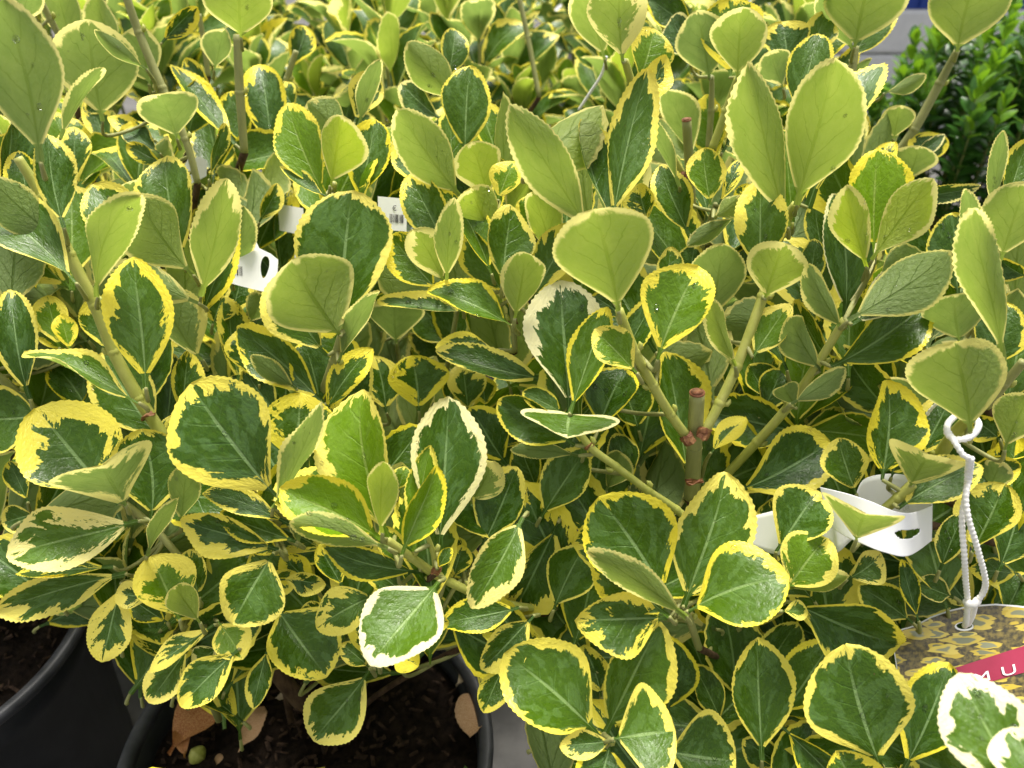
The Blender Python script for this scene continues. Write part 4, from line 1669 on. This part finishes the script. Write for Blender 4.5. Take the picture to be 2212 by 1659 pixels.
# brown old stem leaning from the soil
pb = plants['B']
pb.stem([at(655, 1520, .53), at(620, 1480, .51), at(590, 1440, .49), at(575, 1400, .47)], [0.006, 0.0055, 0.005, 0.0045], MAT_WOOD, name="old_stem")


# ------------------------------------------------------------------ tags
from mathutils.geometry import tessellate_polygon


def flat_shape(name, outline, holes, dfun, mat, parent=None, thick=0.0006):
    loops = [outline] + holes
    pts2 = [Vector((x, y, 0)) for l in loops for x, y in l]
    tris = tessellate_polygon([[Vector((x, y, 0)) for x, y in l] for l in loops])
    fr = [at(p.x, p.y, dfun(p.x, p.y)) for p in pts2]
    bk = [at(p.x, p.y, dfun(p.x, p.y)) + (at(p.x, p.y, 1) - CAM).normalized() * thick for p in pts2]
    V = fr + bk
    n = len(fr)
    F = []
    for a, b, c in tris:
        nn = (fr[b] - fr[a]).cross(fr[c] - fr[a])
        if nn.dot(CAM - fr[a]) < 0:
            a, b, c = a, c, b
        F.append((a, b, c))
        F.append((c + n, b + n, a + n))
    st = 0
    for l in loops:
        m = len(l)
        for i in range(m):
            a, b = st + i, st + (i + 1) % m
            F.append((a, b, b + n, a + n))
        st += m
    return mesh_obj(name, V, F, mat, parent, False, [(p.x / 100, p.y / 100) for p in pts2] * 2)


def ell(cx, cy, rx, ry, rot=0, n=20, drop=0.0):
    out = []
    for i in range(n):
        a = 2 * math.pi * i / n
        x, y = rx * math.cos(a) * (1 + drop * math.sin(a)), ry * math.sin(a)
        out.append((cx + x * math.cos(rot) - y * math.sin(rot), cy + x * math.sin(rot) + y * math.cos(rot)))
    return out


def bars(name, x0, y0, x1, y1, h, dfun, parent, seed, slant=(0.0, 1.0), count=14):
    r = random.Random(seed)
    parts = []
    u = 0.0
    tot = 0
    seq = []
    for i in range(count):
        wv, gp = r.choice([1, 1, 2, 3]), r.choice([1, 1, 2])
        seq.append((tot, tot + wv))
        tot += wv + gp
    for a, b in seq:
        xa, ya = x0 + (x1 - x0) * a / tot, y0 + (y1 - y0) * a / tot
        xb, yb = x0 + (x1 - x0) * b / tot, y0 + (y1 - y0) * b / tot
        q = [(xa, ya), (xb, yb), (xb + slant[0] * h, yb + slant[1] * h), (xa + slant[0] * h, ya + slant[1] * h)]
        V = [at(x, y, dfun(x, y) - 0.0004) for x, y in q]
        parts.append((V, [(3, 2, 1, 0)]))
    V, F = join_geo(parts)
    return mesh_obj(name, V, F, MAT_INK, parent, False)


def px_text(name, txt, px, py, hpx, dfun, parent, mat, ang=0.0, sx=1.0, shear=0.0):
    cu = bpy.data.curves.new(name, 'FONT')
    cu.body = txt
    cu.size = 1.0
    cu.shear = shear
    ob = bpy.data.objects.new(name, cu)
    C.objects.link(ob)
    dg = bpy.context.evaluated_depsgraph_get()
    me = bpy.data.meshes.new_from_object(ob.evaluated_get(dg))
    bpy.data.objects.remove(ob)
    ca, sa = math.cos(ang), math.sin(ang)
    V = []
    for v in me.vertices:
        x, y = v.co.x * hpx * 1.4 * sx, v.co.y * hpx * 1.4
        X, Y = px + x * ca + y * sa, py + x * sa - y * ca
        V.append(at(X, Y, dfun(X, Y) - 0.0005))
    F = [tuple(p.vertices) for p in me.polygons]
    return mesh_obj(name, V, F, mat, parent, False)


d1 = lambda x, y: 0.492 - (y - 570) * 0.00006
t1 = empty("price_tag", at(560, 600, 0.492))
tag(t1, "white plastic price tag with a barcode and teardrop hole hanging in the leaves", "tag")


def reparent(o, p):
    o.parent = p
    o.matrix_parent_inverse = Matrix.Translation(-p.location)
    return o


o = reparent(flat_shape("tag_body", [(478, 560), (500, 545), (538, 524), (553, 520), (560, 536), (585, 548), (601, 561), (599, 600), (592, 634), (560, 628), (520, 618), (478, 606)],
           [ell(572, 577, 9, 24, 0.12, 20, -0.25)], d1, MAT_TAG), t1)
reparent(bars("barcode", 480, 572, 524, 576, 20, d1, None, 3, (0.02, 1), 16), t1)
d2_ = lambda x, y: 0.50
t2 = empty("price_tag", at(845, 460, 0.50))
tag(t2, "white price tag with a euro sign above a barcode between two rosettes", "tag")
reparent(flat_shape("tag_body", [(816, 424), (862, 428), (880, 432), (878, 500), (818, 496)], [], d2_, MAT_TAG), t2)
reparent(bars("barcode", 842, 462, 872, 464, 18, d2_, None, 5, (0, 1), 13), t2)
reparent(px_text("euro_sign", "\u20ac", 847, 455, 11, d2_, None, MAT_INK), t2)
d3_ = lambda x, y: 0.56
t3 = empty("price_tag", at(630, 480, 0.56))
tag(t3, "blank white tag mostly covered by leaves above the barcode tag", "tag")
reparent(flat_shape("tag_body", [(600, 440), (655, 450), (660, 520), (655, 560), (636, 562), (640, 505), (604, 498)], [], d3_, MAT_TAG), t3)
o = flat_shape("tag_strap", [(392, 372), (405, 345), (432, 338), (448, 348), (446, 380), (425, 392), (402, 400)], [], lambda x, y: 0.575, MAT_TAG)
tag(o, "white tag strap piece showing at the slender grey stem", "tag")
o = flat_shape("tag_strap", [(1126, 1246), (1140, 1238), (1178, 1244), (1192, 1300), (1194, 1316), (1150, 1312), (1132, 1290)], [], lambda x, y: 0.445, MAT_TAG)
tag(o, "white tag fragment behind the bare twig between two dark leaves", "tag")


def patch(name, top, bot, mat, parent=None, nu=36, nv=8, hole=None, thick=0.0007, sag=0.0):
    def cat(pts, u):
        P = [at(*p) for p in pts]
        n = len(P) - 1
        f = min(u * n, n - 1e-6)
        i = int(f)
        w_ = f - i
        p0, p1, p2, p3 = P[max(i - 1, 0)], P[i], P[i + 1], P[min(i + 2, n)]
        return 0.5 * ((2 * p1) + (p2 - p0) * w_ + (2 * p0 - 5 * p1 + 4 * p2 - p3) * w_ * w_ + (3 * p1 - p0 - 3 * p2 + p3) * w_ ** 3)
    V, F = [], []
    T = [cat(top, i / nu) for i in range(nu + 1)]
    Bm = [cat(bot, i / nu) for i in range(nu + 1)]
    for j in range(nv + 1):
        for i in range(nu + 1):
            p = T[i].lerp(Bm[i], j / nv)
            p += (p - CAM).normalized() * (-sag * 4 * (j / nv) * (1 - j / nv))
            V.append(p)
    n = len(V)
    keep = set()
    for j in range(nv):
        for i in range(nu):
            if hole:
                u, v = (i + .5) / nu, (j + .5) / nv
                hu, hv, ru, rv = hole
                if ((u - hu) / ru) ** 2 + ((v - hv) / rv) ** 2 < 1:
                    continue
            a = j * (nu + 1) + i
            F.append((a, a + nu + 1, a + nu + 2, a + 1))
    V2 = [p + (p - CAM).normalized() * thick for p in V]
    F2 = [tuple(i + n for i in reversed(f)) for f in F]
    from collections import Counter
    ec = Counter()
    for f in F:
        for a, b in zip(f, f[1:] + f[:1]):
            ec[(min(a, b), max(a, b))] += 1
    S = []
    for f in F:
        for a, b in zip(f, f[1:] + f[:1]):
            if ec[(min(a, b), max(a, b))] == 1:
                S.append((b, a, a + n, b + n))
    return mesh_obj(name, V + V2, F + F2 + S, mat, parent, True)


lt = empty("loop_tag", at(1915, 1130, 0.40))
tag(lt, "white plastic loop tag with a slot wrapped around a branch above the thick leaves", "tag")
reparent(patch("front_band", [(1771, 1052, .405), (1830, 1066, .396), (1881, 1083, .388), (1934, 1104, .384), (1971, 1107, .386), (2014, 1092, .40)],
      [(1790, 1135, .405), (1825, 1158, .396), (1862, 1175, .386), (1909, 1193, .38), (1962, 1201, .381), (2013, 1168, .398)], MAT_TAG, nu=80, nv=40, hole=(0.765, 0.50, 0.115, 0.105)), lt)
reparent(patch("back_band", [(1846, 1078, .412), (1864, 1037, .425), (1909, 1024, .43), (1956, 1027, .428), (1990, 1050, .415), (2015, 1090, .402)],
      [(1850, 1100, .41), (1880, 1120, .422), (1920, 1135, .428), (1960, 1135, .426), (1990, 1130, .415), (2014, 1150, .402)], MAT_TAG), lt)
reparent(patch("tail", [(1622, 1116, .425), (1690, 1098, .42), (1776, 1076, .412), (1802, 1062, .408), (1838, 1092, .407), (1865, 1120, .408)],
      [(1622, 1180, .425), (1690, 1200, .42), (1790, 1196, .412), (1812, 1192, .408), (1836, 1170, .407), (1862, 1150, .408)], MAT_TAG), lt)
MAT_FAINT = plain("faint_print", (0.55, 0.55, 0.54), (0.6, 0.6, 0.59), 0.6, 50)
reparent(px_text("print", "08", 1950, 1104, 11, lambda x, y: 0.4215, None, MAT_FAINT, -0.1), lt)

# picture label
MP = NT("label_print")
uvn = MP.n("ShaderNodeUVMap")
uvn.uv_map = "leaf"


def printed_leaves(rot, sc, off):
    mp = MP.n("ShaderNodeMapping")
    mp.inputs['Location'].default_value = off
    mp.inputs['Rotation'].default_value = (0, 0, rot)
    mp.inputs['Scale'].default_value = (sc, sc * 3.4, 1)
    MP.put(mp.inputs[0], uvn.outputs[0])
    wv = MP.n("ShaderNodeTexNoise")
    wv.inputs['Scale'].default_value = 1.6
    MP.put(wv.inputs['Vector'], mp.outputs[0])
    ad = MP.n("ShaderNodeVectorMath", operation='MULTIPLY_ADD')
    MP.put(ad.inputs[0], wv.outputs['Color'])
    ad.inputs[1].default_value = (0.6, 0.9, 0)
    MP.put(ad.inputs[2], mp.outputs[0])
    v = MP.n("ShaderNodeTexVoronoi")
    v.inputs['Scale'].default_value = 1.0
    v.inputs['Randomness'].default_value = 1.0
    MP.put(v.inputs['Vector'], ad.outputs[0])
    s = MP.n("ShaderNodeSeparateColor")
    MP.put(s.inputs[0], v.outputs['Color'])
    return v.outputs['Distance'], s.outputs


dA, cA = printed_leaves(0.55, 1.0, (0, 0, 0))
dB, cB = printed_leaves(0.25, 1.5, (3, 5, 0))
nz = MP.noise(uvn.outputs[0], 9.0, 4.0)
bgc = MP.mix(MP.step(nz, 0.35, 0.7), (0.035, 0.030, 0.012), (0.20, 0.15, 0.035))


def leaf_col(base, d, c, r0):
    body = MP.mix(c[0], (0.10, 0.11, 0.045), (0.26, 0.27, 0.17))
    rim = MP.mix(c[1], (0.46, 0.33, 0.025), (0.60, 0.48, 0.10))
    lf = MP.mix(MP.step(d, r0 * 0.62, r0 * 0.74), body, rim)
    return MP.mix(MP.step(d, r0, r0 * 1.08, 1.0, 0.0), base, lf)


colr = leaf_col(bgc, dB, cB, 0.42)
colr = leaf_col(colr, dA, cA, 0.40)
MAT_LABEL = MP.done(MP.bsdf(colr, 0.22, 0.5))
MAT_RED = plain("crimson_print", (0.28, 0.012, 0.045), (0.33, 0.02, 0.06), 0.22, 40)
dl = lambda x, y: 1.0 / (1 / 0.425 + (y - 1400) * 0.00066 + (x - 2080) * 0.00022)
lb = empty("picture_label", at(2080, 1400, 0.425))
tag(lb, "glossy picture label with yellow leaves and crimson band hanging on white cord", "label")
outl = [(1925, 1368), (1946, 1359), (1978, 1350), (2010, 1332), (2050, 1318), (2095, 1308), (2150, 1304), (2200, 1308), (2300, 1322), (2340, 1560), (1960, 1600)]
hl = ell(2083, 1352, 17, 7, 0.0, 16)
reparent(flat_shape("label_card", outl, [hl], lambda x, y: dl(x, y) + 0.0004, MAT_TAG, None, 0.0007), lb)
cx_, cy_ = 2120, 1450
ins = [(cx_ + (x - cx_) * 0.985, cy_ + (y - cy_) * 0.975) for x, y in outl]
reparent(flat_shape("picture", ins, [ell(2083, 1353, 21, 10, 0.0, 16)], dl, MAT_LABEL, None, 0.0002), lb)
reparent(flat_shape("band", [(1975, 1471), (2059, 1444), (2328, 1358), (2331, 1420), (2146, 1471), (1990, 1520)], [], lambda x, y: dl(x, y) - 0.0004, MAT_RED, None, 0.0002), lb)
for ch, lx, ly in (("M", 2104, 1477), ("U", 2164, 1462)):
    reparent(px_text("lettering", ch, lx, ly, 21, lambda x, y: dl(x, y) - 0.0006, None, MAT_TAG, -0.24, 1.75), lb)

# cord: two twisted strands, each a rope with turns
cord = empty("cord", at(2095, 1100, 0.37))
tag(cord, "white twisted cord looped round a branch and holding the picture label", "cord")


def rope(name, pts, r0, turns_per_m=430):
    path, ro = smooth_path([at(*p) for p in pts], [r0] * len(pts), 16)
    # resample evenly
    seg = [0.0]
    for i in range(1, len(path)):
        seg.append(seg[-1] + (path[i] - path[i - 1]).length)
    n = max(int(seg[-1] * turns_per_m * 4), 8)
    P, R = [], []
    j = 0
    for k in range(n + 1):
        s = seg[-1] * k / n
        while j < len(seg) - 2 and seg[j + 1] < s:
            j += 1
        u = (s - seg[j]) / max(seg[j + 1] - seg[j], 1e-9)
        P.append(path[j].lerp(path[j + 1], u))
        R.append(r0 * (1.0 + 0.13 * math.cos(k * math.pi / 2)))
    V, F = tube_geo(P, R, 10)
    return reparent(mesh_obj(name, V, F, MAT_CORD), cord)


rope("strand", [(2062, 900, .385), (2048, 915, .375), (2046, 935, .37), (2060, 948, .366), (2085, 948, .364), (2105, 936, .368), (2114, 918, .376), (2108, 905, .39)], 0.00145)
rope("strand", [(2046, 930, .372), (2062, 955, .364), (2080, 982, .362), (2093, 992, .363), (2090, 1020, .372), (2088, 1060, .376), (2078, 1120, .376), (2083, 1200, .378), (2086, 1255, .385), (2090, 1300, .392), (2087, 1342, .402), (2084, 1352, .412)], 0.00135)
rope("strand", [(2098, 990, .364), (2094, 1030, .373), (2086, 1070, .372), (2092, 1120, .372), (2110, 1180, .375), (2128, 1250, .382), (2124, 1280, .388), (2108, 1302, .392), (2100, 1330, .402), (2090, 1350, .412)], 0.00135)
rope("knot", [(2088, 1300, .391), (2094, 1306, .388), (2106, 1304, .388), (2112, 1296, .392)], 0.0018)
o = rope("frayed_end", [(2066, 900, .385), (2060, 885, .388), (2048, 872, .39), (2030, 868, .395), (2010, 885, .40), (2002, 898, .402)], 0.0008)
# pale string at the back
path, ro = smooth_path([at(1310, 122, .60), at(1300, 160, .61), at(1275, 200, .62), at(1250, 238, .63)], [0.0011] * 4, 6)
V, F = tube_geo(path, ro, 6)
o = mesh_obj("tie_string", V, F, MAT_CORD)
tag(o, "thin pale tie string slanting between leaves of the back row", "string")
# ------------------------------------------------------------------ water drops on the leaves
MW = NT("water")
MAT_WATER = MW.done(MW.bsdf((1, 1, 1), 0.0, 0.5, None, **{'Transmission Weight': 1.0, 'IOR': 1.33}))
bm = bmesh.new()
bmesh.ops.create_icosphere(bm, subdivisions=2, radius=1.0)
for v in bm.verts:
    v.co.z *= 0.42
    v.co.y *= 1.25
ME_DROP = bpy.data.meshes.new("water_drop")
bm.to_mesh(ME_DROP)
bm.free()
ME_DROP.materials.append(MAT_WATER)
ME_DROP.polygons.foreach_set("use_smooth", [True] * len(ME_DROP.polygons))
rd = random.Random(3)
nc = len(COLS)
for pl, o, mat, V, side, L, W in hero:
    if L < 0.03 or rd.random() > 0.42:
        continue
    for _ in range(rd.choice([1, 2, 2, 3, 4])):
        a, b = rd.randrange(14, 42), rd.randrange(1, nc - 2)
        i = a * nc + b
        p, q, s_ = Vector(V[i]), Vector(V[i + 1]), Vector(V[i + nc])
        n = (q - p).cross(s_ - p)
        if n.length < 1e-9:
            continue
        n.normalize()
        if side == 'd':
            n = -n
        r0 = rd.choice([0.0005, 0.0007, 0.0009, 0.0013]) / L
        dr = bpy.data.objects.new("water_drop", ME_DROP)
        C.objects.link(dr)
        dr.parent = o
        dr.matrix_local = frame(Vector((rd.uniform(-.4, .4), 1, 0)), n, p + n * r0 * 0.2, r0)
print("leaves", {k: p.n for k, p in plants.items()})
